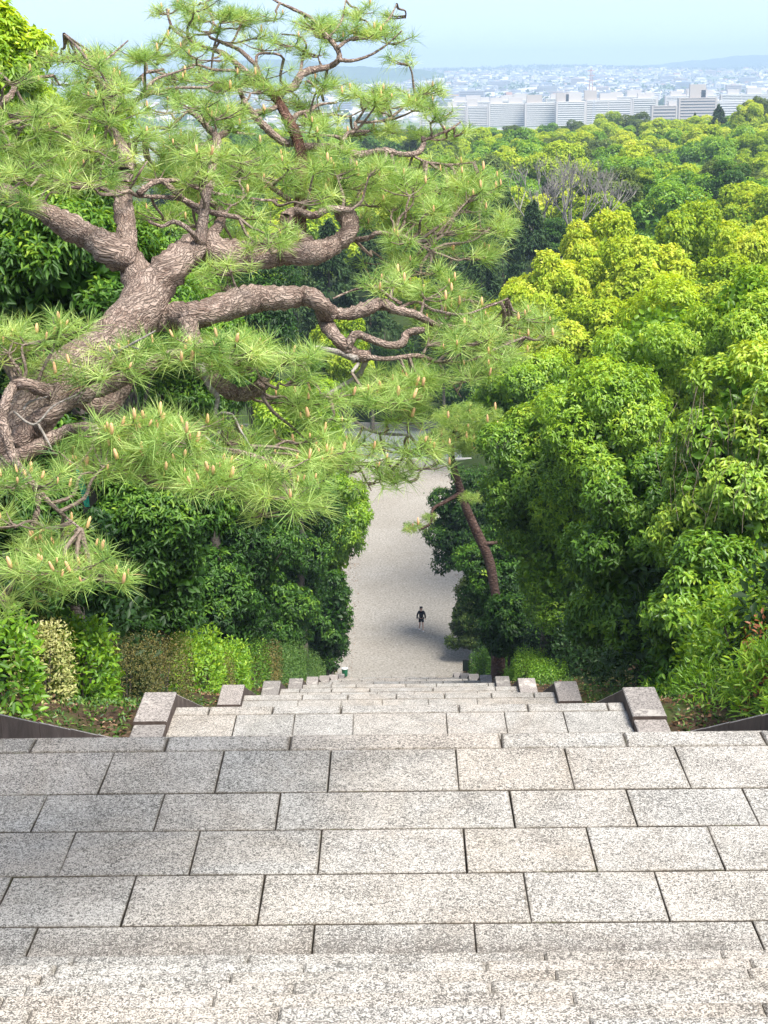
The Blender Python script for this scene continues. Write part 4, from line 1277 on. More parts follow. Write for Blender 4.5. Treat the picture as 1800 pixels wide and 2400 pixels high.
# upright orange candles on the shoot tips
def spindle(name, L, r, n=6):
    mb = MB()
    mb.tube([(0, 0, 0), (0, 0, L * 0.12), (0, 0, L * 0.5), (0, 0, L * 0.88), (0, 0, L)], [r * 0.5, r, r * 0.95, r * 0.7, r * 0.15], n, rough=0.08, seed=2)
    return mb.mesh(name, True)
CM = spindle('candle', 0.047, 0.0078)
CM.materials.append(M['candle'])
ci = np.nonzero(TC)[0]
dist = np.linalg.norm(TB[ci] + np.array(PB) - np.array(CAM), axis=1)
ci = ci[np.argsort(dist)]
for t in ci[:300]:
    o = link('candle', CM, None, pine)
    o.location = TB[t]
    o.rotation_euler = (Vector(TD[t]) + Vector((0, 0, 0.9))).to_track_quat('Z', 'Y').to_euler()
    s_ = gp.uniform(0.6, 1.35)
    o.scale = (s_ * gp.uniform(.85, 1.15),) * 2 + (s_,)
rest = MB()
cv = np.array([v.co[:] for v in CM.vertices])
cf = [tuple(p.vertices) for p in CM.polygons]
for t in ci[300:]:
    s_ = gp.uniform(0.6, 1.3)
    rest.add([tuple(x) for x in cv * s_ + TB[t]], cf)
if len(ci) > 300:
    o = rest.build('far_candles', M['candle'], pine, True)
    o['kind'] = 'stuff'
print('PINE tufts', nt, 'needles', n, 'candles', len(ci))

# ------------------------------------------------------------------ leaning pine further down on the right
def lean_pine():
    y = 57.0
    bp = PY(1075 * S, 1400 * S, y)
    g0 = gz(bp.x, bp.y)
    root = empty('pine_tree', (bp.x, bp.y, g0))
    O = Vector(root.location)
    pts = [(Vector((0.05, 0, -0.3)), 0.34)]
    for (px, py, r) in ((1075, 1330, 17), (1068, 1270, 16), (1055, 1205, 17), (1030, 1150, 16), (1008, 1100, 14), (992, 1050, 13), (978, 1000, 11), (974, 960, 9), (985, 920, 6)):
        pts.append((PY(px * S, py * S, y + 0.1) - O, r * 0.64 * S / FPX * 60))
    p, r = catmull(pts, 4)
    MB().tube(p, r, 10, rough=0.06, seed=8).build('trunk', M['redbark'], root, True)
    def bough(q, r0, r1):
        raw = [(PY(a * S, b * S, y + dy) - O, (r0 + (r1 - r0) * i / (len(q) - 1)) * S / FPX * 60) for i, (a, b, dy) in enumerate(q)]
        p, r = catmull(raw, 3)
        MB().tube(p, r, 6, seed=3).build('limb', M['redbark'], root, True)
    bough([(995, 1065, 0), (960, 1085, -.4), (935, 1100, -.7), (930, 1130, -.9), (905, 1145, -1.1)], 5, 2)
    bough([(1010, 1080, 0), (1050, 1070, .4), (1060, 1060, .6)], 4, 2)
    bough([(1045, 1175, 0), (1090, 1170, .2)], 5, 3)
    bough([(980, 990, 0), (950, 955, -.5), (930, 935, -1)], 5, 2)
    bough([(978, 950, 0), (1020, 925, .2), (1060, 905, .3)], 5, 2)
    bough([(980, 930, 0), (1000, 900, .6), (1010, 880, .9)], 4, 2)
    g = np.random.default_rng(5)
    B, A = [], []
    for (cx, cy, hw, hh, n) in ((1010, 900, 75, 28, 210), (985, 950, 70, 30, 230), (1040, 935, 40, 25, 80), (898, 1140, 26, 9, 26), (930, 1118, 16, 9, 12), (1015, 1075, 25, 10, 30), (940, 965, 35, 18, 60)):
        for _ in range(n):
            a, rr = g.uniform(0, 6.28), math.sqrt(g.uniform())
            B.append(tuple(PY((cx + hw * rr * math.cos(a)) * S, (cy + hh * rr * math.sin(a)) * S, y + g.uniform(-1.6, 1.6)) - O))
    B = np.array(B)
    per = 26
    idx = np.repeat(np.arange(len(B)), per)
    n = len(idx)
    D = nrm(rdir(g, n) + np.array([0, 0, 0.35]))
    V, F, k = leaf_geo(B[idx] + g.normal(0, 0.03, (n, 3)), D, rdir(g, n), g.uniform(0.16, 0.28, n), np.full(n, 0.012), False, 0.1, 0.15)
    tt = np.clip(g.normal(0.45, 0.15, len(B))[idx] + g.normal(0, 0.12, n), 0, 1)
    o = link('needles', mesh_np('needles', V, F, k, False, {'tint': ('FACE', np.repeat(tt, 2))}), M['needle'], root)
    o['kind'] = 'stuff'
    cmesh = spindle('candle', 0.30, 0.05)
    cmesh.materials.append(M['candle'])
    for t in g.choice(len(B), 26, replace=False):
        o = link('candle', cmesh, None, root)
        o.location = B[t]
    tag(root, 'red trunked pine leaning over the right side of the stairs', 'tree')
lean_pine()

# ------------------------------------------------------------------ hedges and shrubs along the kerbs
def bush_mesh(name, mat, seed, sx, sy, sz, n, L, W, box=0.6, hexa=True, top=0.35, young=0.5, shell=0.72):
    """clipped or loose bush, base at z = 0; box 1 = boxy, 0 = round"""
    g = np.random.default_rng(seed)
    d = rdir(g, n)
    d[:, 2] = np.abs(d[:, 2])
    e = 1.0 / (2 + 6 * box)
    q = np.sign(d) * np.abs(d) ** 1.0
    pn = (np.sum(np.abs(q) ** (2 + 6 * box), axis=1) ** e)[:, None]
    q = q / pn
    rad = g.uniform(shell, 1.04, (n, 1)) + 0.10 * (1 - box) * np.sin(5 * q[:, :1] + 3 * q[:, 1:2] + seed) 
    Pn = q * rad * np.array([sx, sy, sz])
    out = nrm(d * np.array([1, 1, 1.2]) + top * UP)
    D = nrm(0.6 * out + 0.9 * rdir(g, n) + np.array([0, 0, 0.05]))
    N = nrm(out + 0.6 * UP + 0.4 * g.normal(size=(n, 3)))
    s = g.uniform(0.65, 1.25, n)
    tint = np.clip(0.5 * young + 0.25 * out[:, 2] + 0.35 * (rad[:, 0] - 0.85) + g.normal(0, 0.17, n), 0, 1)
    V, F, k = leaf_geo(Pn, D, N, L * s, W * s, hexa, droop=0.08)
    me = mesh_np(name, V, F, k, False, {'tint': ('FACE', np.repeat(tint, 2))})
    me.materials.append(M[mat])
    return me

def stems(root, r, h, seed):
    rn = random.Random(seed)
    mb = MB()
    for _ in range(5):
        a = rn.uniform(0, 6.28)
        mb.tube([(0.15 * r * math.cos(a), 0.15 * r * math.sin(a), -0.15), (0.35 * r * math.cos(a), 0.35 * r * math.sin(a), h * .45), (0.6 * r * math.cos(a), 0.6 * r * math.sin(a), h * .85)], [.025, .018, .006], 5)
    o = mb.build('stems', M['trunk'], root)
    return o

def bush(name, cat, label, group, mat, x, y, sx, sy, sz, n, L, W, seed, box=0.6, hexa=True, young=0.5, rz=0.0, dz=-0.08):
    root = empty(name, (x, y, gz(x, y) + dz), rz)
    link('foliage', bush_mesh('foliage', mat, seed, sx, sy, sz, n, L, W, box, hexa, young=young), None, root)
    stems(root, min(sx, sy), sz, seed)
    tag(root, label, cat, group)
    return root

HG = 'shrubs planted along the kerbs'
bush('leafy_shrub', 'shrub', 'leafy bright shrub at the left picture edge beside the kerb wall', HG, 'mid', -5.75, 18.9, 1.0, 0.9, 1.30, 2600, .13, .055, 501, .35, young=.5)
bush('variegated_shrub', 'shrub', 'cream leaved clipped shrub behind the left edge shrub', HG, 'cream', -5.2, 20.9, 0.40, 0.55, 1.18, 3200, .07, .03, 502, .75, young=.6)
bush('leafy_shrub', 'shrub', 'upright bright green shrub between the cream shrub and the bronze hedge', HG, 'mid', -5.05, 22.2, 0.62, 0.6, 1.55, 3800, .12, .05, 503, .75, young=.5)
bush('clipped_hedge', 'hedge', 'bronze tinted clipped hedge beside the nearest left kerb block', HG, 'brownhedge', -4.85, 25.2, 0.60, 0.95, 1.25, 8500, .045, .022, 504, .85, False, .55)
bush('clipped_hedge', 'hedge', 'bronze tinted clipped hedge right behind the first bronze one', HG, 'brownhedge', -4.7, 28.2, 0.55, 1.1, 1.2, 8000, .045, .022, 505, .8, False, .5)
bush('leafy_shrub', 'shrub', 'green leafy shrub beyond the bronze hedges', HG, 'mid', -4.55, 31.6, 0.6, 1.4, 1.25, 4200, .10, .045, 506, .6, young=.4)
bush('clipped_hedge', 'hedge', 'narrow dull hedge block beyond the green leafy shrub', HG, 'brownhedge', -4.45, 34.6, 0.45, 0.7, 1.3, 4400, .05, .025, 507, .8, False, .45)
bush('leafy_shrub', 'shrub', 'green leafy shrub beside the second left kerb block', HG, 'mid', -4.45, 37.2, 0.55, 1.2, 1.2, 3600, .10, .045, 508, .6, young=.4)
for i, (y, lab) in enumerate(((41.5, 'dark hedge right after the second left kerb block'), (45.5, 'bronze hedge midway down the left side'), (49.5, 'green hedge after the bronze one midway down the left'),
                              (54.0, 'green hedge beside the fourth left kerb block'), (58.5, 'green hedge after the fourth left kerb block'), (63.5, 'green hedge beside the fifth left kerb block'),
                              (69.0, 'green hedge two thirds down the left side'), (75.0, 'last but one green hedge on the left side'), (81.0, 'last green hedge on the left before the bin'))):
    bush('clipped_hedge', 'hedge', lab, HG, 'brownhedge' if i == 1 else ('dark' if i == 0 else 'hedge'), -4.45, y, 0.6, 2.2, 1.2, 7000, .075, .038, 520 + i, .85, False, .5)
for (x, y, sx, sy, sz, lab, sd) in ((4.55, 43.3, .52, .75, .95, 'neat rounded hedge block nearest the camera on the right', 541), (4.45, 48.0, .50, 1.0, .95, 'green hedge behind the neat right hedge block', 542),
                                    (4.35, 52.5, .42, .9, .85, 'small hedge block farthest of the three clipped right ones', 543)):
    bush('clipped_hedge', 'hedge', lab, HG, 'mid', x, y, sx * 1.12, sy, sz, 6500, .06, .03, sd, .8, False, .42)
for i, y in enumerate((58.0, 64.0, 71.0, 79.0)):
    bush('leafy_shrub', 'shrub', ('dark shrub under the leaning pine', 'dark shrub past the leaning pine', 'dark shrub two thirds down the right side', 'dark shrub above the notice board')[i], HG, 'dark', 4.7, y, 0.75, 2.4, 1.2, 3600, .13, .06, 560 + i, .4, False, .4)
bush('leafy_shrub', 'shrub', 'low leafy plant behind the nearest right kerb block', HG, 'mid', 4.5, 23.6, .45, .9, .5, 1000, .10, .04, 583, .2, young=.4)
bush('leafy_shrub', 'shrub', 'low grassy plant right of the nearest right kerb block', HG, 'mid', 4.35, 20.2, .40, .8, .38, 1000, .12, .022, 584, .2, young=.55)
# weedy growth at the right edge
bush('wild_shrub', 'shrub', 'yellow green wild shrub at the right edge above the weeds', HG, 'mid', 5.25, 21.6, .95, .9, 1.75, 3600, .11, .045, 571, .2, young=.75)
bush('wild_shrub', 'shrub', 'fresh green weeds against the right kerb wall', HG, 'mid', 5.2, 18.3, .95, .9, .95, 3600, .13, .028, 572, .15, young=.6)
bush('wild_shrub', 'shrub', 'weeds at the far right edge beside the kerb wall', HG, 'mid', 4.9, 16.2, .7, .8, .85, 2600, .14, .03, 573, .15, young=.5)
bush('wild_shrub', 'shrub', 'small shrub with red young leaves among the right weeds', HG, 'red', 4.95, 19.3, .36, .4, 1.22, 520, .10, .04, 574, .2)
bush('wild_shrub', 'shrub', 'dark undergrowth behind the nearest right kerb block', HG, 'dark', 5.3, 24.2, 1.1, 1.2, 1.2, 2600, .13, .055, 575, .3, young=.35)
# shaded undergrowth filling the banks behind the hedges
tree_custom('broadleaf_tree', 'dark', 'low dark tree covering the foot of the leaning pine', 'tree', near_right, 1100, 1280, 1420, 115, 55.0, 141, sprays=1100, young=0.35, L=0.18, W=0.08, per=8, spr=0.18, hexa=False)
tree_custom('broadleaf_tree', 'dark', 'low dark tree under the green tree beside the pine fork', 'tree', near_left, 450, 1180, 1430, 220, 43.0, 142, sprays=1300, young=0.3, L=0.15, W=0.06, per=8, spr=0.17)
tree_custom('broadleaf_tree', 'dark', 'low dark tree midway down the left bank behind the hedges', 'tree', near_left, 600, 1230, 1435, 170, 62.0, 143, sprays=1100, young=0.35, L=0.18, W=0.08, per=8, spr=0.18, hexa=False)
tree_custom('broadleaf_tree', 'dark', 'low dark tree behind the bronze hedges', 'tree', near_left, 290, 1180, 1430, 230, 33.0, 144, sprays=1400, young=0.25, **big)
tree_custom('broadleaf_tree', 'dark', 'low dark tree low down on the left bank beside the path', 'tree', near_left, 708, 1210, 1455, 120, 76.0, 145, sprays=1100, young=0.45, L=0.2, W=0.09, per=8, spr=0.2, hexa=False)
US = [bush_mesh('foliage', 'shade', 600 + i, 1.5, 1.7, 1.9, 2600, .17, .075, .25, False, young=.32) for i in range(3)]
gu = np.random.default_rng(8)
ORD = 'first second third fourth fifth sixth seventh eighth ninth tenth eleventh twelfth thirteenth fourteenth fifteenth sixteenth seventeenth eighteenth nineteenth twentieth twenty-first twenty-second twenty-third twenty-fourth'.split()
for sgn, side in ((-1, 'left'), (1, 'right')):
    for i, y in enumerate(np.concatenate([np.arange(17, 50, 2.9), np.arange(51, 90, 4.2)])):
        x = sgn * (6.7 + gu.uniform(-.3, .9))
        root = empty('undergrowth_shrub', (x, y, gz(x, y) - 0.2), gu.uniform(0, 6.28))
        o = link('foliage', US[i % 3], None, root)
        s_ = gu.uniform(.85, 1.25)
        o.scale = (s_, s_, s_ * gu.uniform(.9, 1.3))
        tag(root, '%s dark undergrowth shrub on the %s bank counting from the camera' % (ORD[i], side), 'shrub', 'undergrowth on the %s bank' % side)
# fallen leaves and little weeds along the kerbs
gl = np.random.default_rng(31)
n = 9000
lx = np.where(gl.uniform(size=n) < .5, -1, 1) * (3.68 + gl.uniform(0, 1, n) ** 1.5 * 3.0)
ly = gl.uniform(11, 60, n)
lz = ground_z(lx, ly) + 0.03
V, F, k = leaf_geo(np.stack([lx, ly, lz], 1), nrm(gl.normal(size=(n, 3)) * np.array([1, 1, .25])), nrm(gl.normal(0, .35, (n, 3)) + UP), gl.uniform(.06, .12, n), gl.uniform(.03, .05, n), False)
o = link('fallen_leaves', mesh_np('fallen_leaves', V, F, k, False, {'tint': ('FACE', np.repeat(gl.uniform(0, 1, n), 2))}),
         leaf_mat('dry_leaves', [(0, (.07, .04, .02)), (.6, (.24, .13, .07)), (1, (.42, .30, .20))], .15, .7, .15))
tag(o, 'brown fallen leaves lying on the banks', 'leaves', kind='stuff')
n = 2600
side_ = np.where(gl.uniform(size=n) < .6, -1, 1)
off_ = gl.uniform(0, 1, n) ** 2.2 * 1.6
lx = np.where(side_ < 0, -4.5 + off_, 5.45 - off_)
ly = gl.uniform(BOTTOM + .4, 146, n)
V, F, k = leaf_geo(np.stack([lx, ly, np.full(n, .03)], 1), nrm(gl.normal(size=(n, 3)) * np.array([1, 1, .15])), nrm(gl.normal(0, .25, (n, 3)) + UP), gl.uniform(.08, .16, n), gl.uniform(.05, .08, n), False)
o = link('fallen_leaves', mesh_np('fallen_leaves', V, F, k, False, {'tint': ('FACE', np.repeat(gl.uniform(0, 1, n), 2))}), bpy.data.materials['dry_leaves'])
tag(o, 'brown leaf litter along both edges of the gravel path', 'leaves', kind='stuff')
gc = np.random.default_rng(44)
n = 42000
lx = np.where(gc.uniform(size=n) < .5, -1, 1) * (3.72 + gc.uniform(0, 1, n) ** 1.2 * 2.6)
ly = 11.5 + gc.uniform(0, 1, n) ** 1.5 * 45
patch = np.sin(lx * 2.1 + ly * 1.1) + np.sin(ly * 2.3 - lx * 1.4 + 1.0) + gc.normal(0, .5, n)
ok_ = patch > -0.75
lx, ly = lx[ok_], ly[ok_]
n = len(lx)
V, F, k = leaf_geo(np.stack([lx, ly, ground_z(lx, ly) + gc.uniform(0, .10, n)], 1), nrm(gc.normal(size=(n, 3)) + UP * .5), nrm(gc.normal(0, .5, (n, 3)) + UP), gc.uniform(.05, .11, n), gc.uniform(.025, .045, n), False)
o = link('ground_cover', mesh_np('ground_cover', V, F, k, False, {'tint': ('FACE', np.repeat(gc.uniform(0, 1, n), 2))}), M['hedge'])
tag(o, 'low green ground cover on the banks beside the kerbs', 'ground cover', kind='stuff')
# thin bare vines hanging on the big right tree
vm = MB()
rv = random.Random(12)
for i in range(26):
    px, py = rv.uniform(1440, 1659), rv.uniform(800, 1050)
    pts = []
    for j in range(5):
        pts.append((PY(px * S, py * S, 25.0 + rv.uniform(-.5, .3)), 0.0035))
        px += rv.gauss(0, 14)
        py += rv.uniform(20, 60)
    p, r = catmull(pts, 3)
    vm.tube(p, r, 4, cap=False)
o = vm.build('vines', M['twigbark'])
tag(o, 'thin bare vines hanging over the big right tree', 'vine', kind='stuff')

# ------------------------------------------------------------------ bin, notice board, torn bag in the pine
_b = PZ(745 * S, 1461 * S, 0.0)
bin_ = empty('litter_bin', (_b.x, _b.y, 0.02))
def ring(rs, n=14):
    mb = MB()
    mb.tube([(0, 0, z) for z, r in rs], [r for z, r in rs], n)
    return mb
ring([(0, .15), (.03, .17), (.48, .20), (.50, .20)]).build('body', plain('bin_green', (.015, .16, .07), .4), bin_, True)
ring([(.50, .215), (.535, .215), (.56, .19), (.565, .05)]).build('lid', plain('bin_lid', (.62, .66, .62), .5), bin_, True)
tag(bin_, 'small green bin with a pale lid at the left foot of the stairs', 'bin')
_b = PZ(1007 * S, 1463 * S, 0.0)
sb = empty('notice_board', (_b.x, _b.y, 0.0))
M['black'] = plain('black_metal', (.012, .013, .013), .5)
MB().box(-.03, .03, -.03, .03, -.1, .70).build('post', M['black'], sb)
MB().box(-.22, .22, -.035, .035, .42, 1.16).build('frame', M['black'], sb)
MB().box(-.18, .18, -.047, -.036, .47, 1.11).build('panel', plain('dark_panel', (.02, .03, .025), .35), sb)
tag(sb, 'black notice board on a short post at the right foot of the stairs', 'notice board')

bagroot = empty('torn_net', P(185, 1130, 7.75))
bo = Vector(bagroot.location)
gb = random.Random(3)
def cloth(name, quad, d, mat, nu=7, nv=10, amp=.02):
    V, F = [], []
    for j in range(nv + 1):
        for i in range(nu + 1):
            u, v = i / nu, j / nv
            a = [quad[0][k] * (1 - u) + quad[1][k] * u for k in (0, 1)]
            b = [quad[3][k] * (1 - u) + quad[2][k] * u for k in (0, 1)]
            q = [a[k] * (1 - v) + b[k] * v for k in (0, 1)]
            V.append(tuple(P(q[0], q[1], d + amp * math.sin(6 * u + 3 * v) + gb.uniform(-.4, .4) * amp) - bo))
    for j in range(nv):
        for i in range(nu):
            a = j * (nu + 1) + i
            F.append((a, a + 1, a + nu + 2, a + nu + 1))
    me = bpy.data.meshes.new(name)
    me.from_pydata(V, [], F)
    me.polygons.foreach_set('use_smooth', [True] * len(F))
    me.update()
    return link(name, me, mat, bagroot)
netm = plain('dark_net', (.05, .05, .048), .8)
cloth('net', [(182, 1110), (215, 1140), (232, 1170), (196, 1205)], 7.78, netm)
for i in range(4):
    pts = [(P(180 + 3.4 * i, 1100, 7.70) - bo, .0035), (P(184 + 4 * i, 1130, 7.69) - bo, .0035), (P(193 + 4 * i, 1160, 7.70) - bo, .0035), (P(200 + 3 * i, 1188, 7.70) - bo, .003)]
    p, r = catmull(pts, 4)
    MB().tube(p, r, 5).build('cord', plain('green_cord', (.01, .30, .22), .5), bagroot, True)
cloth('plastic_sheet', [(200, 1066), (236, 1062), (250, 1098), (212, 1100)], 7.85, plain('clear_plastic', (.55, .62, .64), .25, .6))
tag(bagroot, 'torn dark net with green cords and clear plastic caught in the pine', 'net')

# ------------------------------------------------------------------ the walker
def skin(name, verts, edges, radii, mat, parent, sub=2):
    me = bpy.data.meshes.new(name)
    me.from_pydata(verts, edges, [])
    o = link(name, me, mat, parent)
    md = o.modifiers.new('skin', 'SKIN')
    md.use_smooth_shade = True
    sl = me.skin_vertices[0].data
    for i, r in enumerate(radii):
        sl[i].radius = (r, r) if not isinstance(r, tuple) else r
        sl[i].use_root = (i == 0)
    o.modifiers.new('sub', 'SUBSURF').levels = sub
    o.modifiers['sub'].render_levels = sub
    return o
pw = PZ(910 * S, 1362 * S, 0.02)
man = empty('person', (pw.x, pw.y, 0.02), 0.12)
skinm = plain('skin', (.52, .33, .25), .6)
# faces the camera (-y), left foot forward
J = dict(pel=(0, 0, .90), bel=(0, -.01, 1.06), che=(0, -.02, 1.28), nek=(0, -.03, 1.45), hd0=(0, -.05, 1.54), hd1=(0, -.06, 1.66),
         lh=(.09, 0, .86), lk=(.10, -.12, .48), la=(.10, -.20, .09), lt=(.11, -.34, .035),
         rh=(-.09, 0, .86), rk=(-.10, -.02, .47), ra=(-.10, .16, .11), rt=(-.10, .05, .04),
         ls=(.18, -.02, 1.39), le=(.27, .05, 1.12), lw=(.29, -.02, .88), lf=(.29, -.04, .79),
         rs=(-.18, -.02, 1.39), re=(-.27, .02, 1.12), rw=(-.29, -.08, .89), rf=(-.29, -.11, .80))
names = list(J)
ix = {n_: i for i, n_ in enumerate(names)}
ed = [('pel', 'bel'), ('bel', 'che'), ('che', 'nek'), ('nek', 'hd0'), ('hd0', 'hd1'), ('pel', 'lh'), ('lh', 'lk'), ('lk', 'la'), ('la', 'lt'), ('pel', 'rh'), ('rh', 'rk'), ('rk', 'ra'), ('ra', 'rt'),
      ('che', 'ls'), ('ls', 'le'), ('le', 'lw'), ('lw', 'lf'), ('che', 'rs'), ('rs', 're'), ('re', 'rw'), ('rw', 'rf')]
rad = dict(pel=.12, bel=.11, che=.13, nek=.055, hd0=.075, hd1=.085, lh=.085, lk=.055, la=.036, lt=.03, rh=.085, rk=.055, ra=.036, rt=.03, ls=.055, le=.042, lw=.03, lf=.03, rs=.055, re=.042, rw=.03, rf=.03)
skin('body', [J[n_] for n_ in names], [(ix[a], ix[b]) for a, b in ed], [rad[n_] for n_ in names], skinm, man)
jk = ['pel', 'bel', 'che', 'ls', 'le', 'lw', 'rs', 're', 'rw']
ji = {n_: i for i, n_ in enumerate(jk)}
jv = [J[n_] for n_ in jk] + [(0, -.03, 1.43)]
je = [(0, 1), (1, 2), (2, 3), (3, 4), (4, 5), (2, 6), (6, 7), (7, 8), (2, 9)]
skin('jacket', jv, je, [.155, .15, .165, .075, .06, .045, .075, .06, .045, .085], plain('black_cloth', (.012, .013, .02), .85), man)
skin('shorts', [(0, 0, .92), (.09, 0, .84), (.10, -.08, .60), (-.09, 0, .84), (-.10, -.01, .60)], [(0, 1), (1, 2), (0, 3), (3, 4)], [.15, .11, .095, .11, .095], plain('dark_shorts', (.015, .016, .02), .85), man)
skin('hair', [(0, -.03, 1.63), (0, -.035, 1.71), (0, .02, 1.60)], [(0, 1), (0, 2)], [.098, .075, .08], plain('dark_hair', (.015, .011, .009), .7), man)
wh = plain('white_shoe', (.7, .7, .68), .6)
skin('shoe', [(.10, -.19, .06), (.105, -.28, .045), (.11, -.37, .04)], [(0, 1), (1, 2)], [.05, .045, .035], wh, man)
skin('shoe', [(-.10, .17, .075), (-.10, .08, .055), (-.10, .0, .05)], [(0, 1), (1, 2)], [.05, .045, .035], wh, man)
tag(man, 'person in a black jacket and dark shorts walking on the gravel path', 'person')

# ------------------------------------------------------------------ the city on the plain
wall_w = plain('block_white', (.66, .64, .61), .8)
wall_b = plain('block_beige', (.42, .37, .33), .8)
recess = plain('balcony_recess', (.16, .155, .16), .8)
endw = plain('block_end_wall', (.50, .46, .43), .8)

def block(name, x0, x1, top, bot, y, label, group, mat=wall_w, floors=11, ang=0.0, towers=()):
    """long slab block: recessed facade behind one parapet band per storey; px read at the 1800 scale"""
    a, b = PY(x0, bot, y), PY(x1, bot, y)
    w = b.x - a.x
    h = PY(x0, top, y).z - PY(x0, bot, y).z
    zb = -38.0
    ztop = PY((x0 + x1) / 2, top, y).z
    h = ztop - zb
    root = empty(name, ((a.x + b.x) / 2, y, zb), ang)
    dep = 13.0
    MB().box(-w / 2 + 1, w / 2 - 1, 1.6, dep, 0, h).build('facade', recess, root)
    fh = h / (floors + 0.3)
    band = MB().box(-w / 2 + 1.2, w / 2 - 1.2, 0.0, 1.55, 0, fh * 0.52).mesh('balcony')
    band.materials.append(mat)
    for i in range(floors):
        o = link('balcony', band, None, root)
        o.location = (0, 0, fh * (i + 0.55))
    for sx in (-1, 1):
        MB().box(sx * w / 2 - 1.0, sx * w / 2 + 1.0, -0.2, dep + .2, 0, h + 0.8).build('end_wall', endw if mat is wall_w else mat, root)
    MB().box(-w / 2 + 1.05, w / 2 - 1.05, -0.3, dep + .3, h + .05, h + 1.1).build('roof', mat, root)
    nd = max(1, int(w / 28))
    for i in range(1, nd):
        x = -w / 2 + w * i / nd
        MB().box(x - .5, x + .5, -.15, 1.58, 0, h).build('fin', endw if mat is wall_w else mat, root)
    for (t, tw, thh) in towers:
        MB().box(-w / 2 + w * t - tw / 2, -w / 2 + w * t + tw / 2, 3, 10, h + 1.15, h + 1.15 + thh).build('roof_tower', wall_b if thh > 9 else endw, root)
    tag(root, label, 'building', group)
AG = 'long white apartment blocks on the plain'
block('apartment_block', 985, 1092, 252, 300, 2150, 'white slab block half hidden by the pine tips', AG, towers=((.3, 14, 6), (.7, 12, 6)))
block('apartment_block', 1095, 1143, 250, 297, 2120, 'short white slab block just right of the pine tips', AG, towers=((.25, 14, 9),))
block('apartment_block', 1147, 1229, 244, 294, 2080, 'first full length white slab block from the left', AG, towers=((.2, 16, 7), (.75, 18, 7)))
block('apartment_block', 1232, 1301, 243, 293, 2060, 'second full length white slab block from the left', AG, towers=((.3, 20, 10),))
block('apartment_block', 1305, 1370, 240, 292, 2040, 'white slab block in the middle of the row with a shaded end', AG, towers=((.2, 16, 11), (.6, 20, 9)))
block('apartment_block', 1373, 1478, 236, 287, 2060, 'longest white slab block right of the middle', AG, towers=((.1, 16, 12), (.5, 22, 8)))
block('apartment_block', 1483, 1537, 232, 280, 2110, 'white slab block next to the beige ones', AG, towers=((.5, 18, 6),))
block('apartment_block', 1529, 1585, 250, 278, 1990, 'low beige block in front of the white row', AG, wall_b, 6, towers=((.85, 10, 5),))
block('apartment_block', 1592, 1677, 231, 274, 2000, 'beige block with a tall roof tower at the right', AG, wall_b, 9, towers=((.5, 20, 16), (.68, 8, 9)))
block('apartment_block', 1682, 1745, 238, 270, 2150, 'white block to the right of the beige tower block', AG, floors=8)
for i, (x0, x1, t, b, y) in enumerate(((1060, 1150, 240, 280, 2420), (1170, 1260, 236, 280, 2440), (1280, 1400, 232, 275, 2450), (1420, 1540, 228, 270, 2460), (1560, 1680, 226, 262, 2480), (1690, 1830, 222, 258, 2480))):
    block('apartment_block', x0, x1, t, b, y, ('second row white block behind the first full length one', 'second row white block behind the second one', 'second row white block behind the longest one',
          'second row white block left of the beige tower', 'second row white block behind the beige tower', 'second row white block at the right picture edge')[i], AG, floors=11, towers=((.2, 18, 7), (.55, 22, 9), (.85, 14, 6)))
block('tower_block', 878, 902, 196, 250, 2900, 'left one of the twin white towers seen through the pine', 'twin white towers', floors=14)
block('tower_block', 908, 936, 198, 250, 2920, 'right one of the twin white towers seen through the pine', 'twin white towers', floors=14)

# larger buildings standing out of the houses
gcity = np.random.default_rng(99)
cm = [plain('city_white', (.66, .66, .66), .8), plain('city_grey', (.34, .35, .37), .8), plain('city_tan', (.46, .38, .34), .8), plain('city_blue', (.30, .36, .44), .8)]
BM = []
for i, m_ in enumerate(cm):
    mb = MB().box(-.5, .5, -.5, .5, 0, 1.0)
    mb.box(-.15, .12, -.2, .2, 1.001, 1.12)
    me = mb.mesh('walls')
    me.materials.append(m_)
    fl = MB()
    for k in range(5):
        fl.box(-.47, .47, -.515, -.501, .1 + k * .18, .19 + k * .18)
    fm = fl.mesh('window_bands')
    fm.materials.append(recess)
    BM.append((me, fm))
bl = ('white', 'grey', 'tan', 'bluish')
for i in range(110):
    y = gcity.uniform(2700, 7600)
    px = gcity.uniform(560, 1830)
    v = PY(px, 190, y)
    x = v.x
    z = gz(x, y) - 1
    root = empty('city_building', (x, y, z), gcity.uniform(-.3, .3))
    k = int(gcity.choice(4, p=[.5, .2, .2, .1]))
    sc = (gcity.uniform(16, 60), gcity.uniform(12, 25), gcity.uniform(10, 26))
    for nm, me in zip(('walls', 'window_bands'), BM[k]):
        o = link(nm, me, None, root)
        o.scale = sc
    tag(root, '%s flat roofed building standing among the distant houses' % bl[k], 'building', '%s buildings in the distant city' % bl[k])
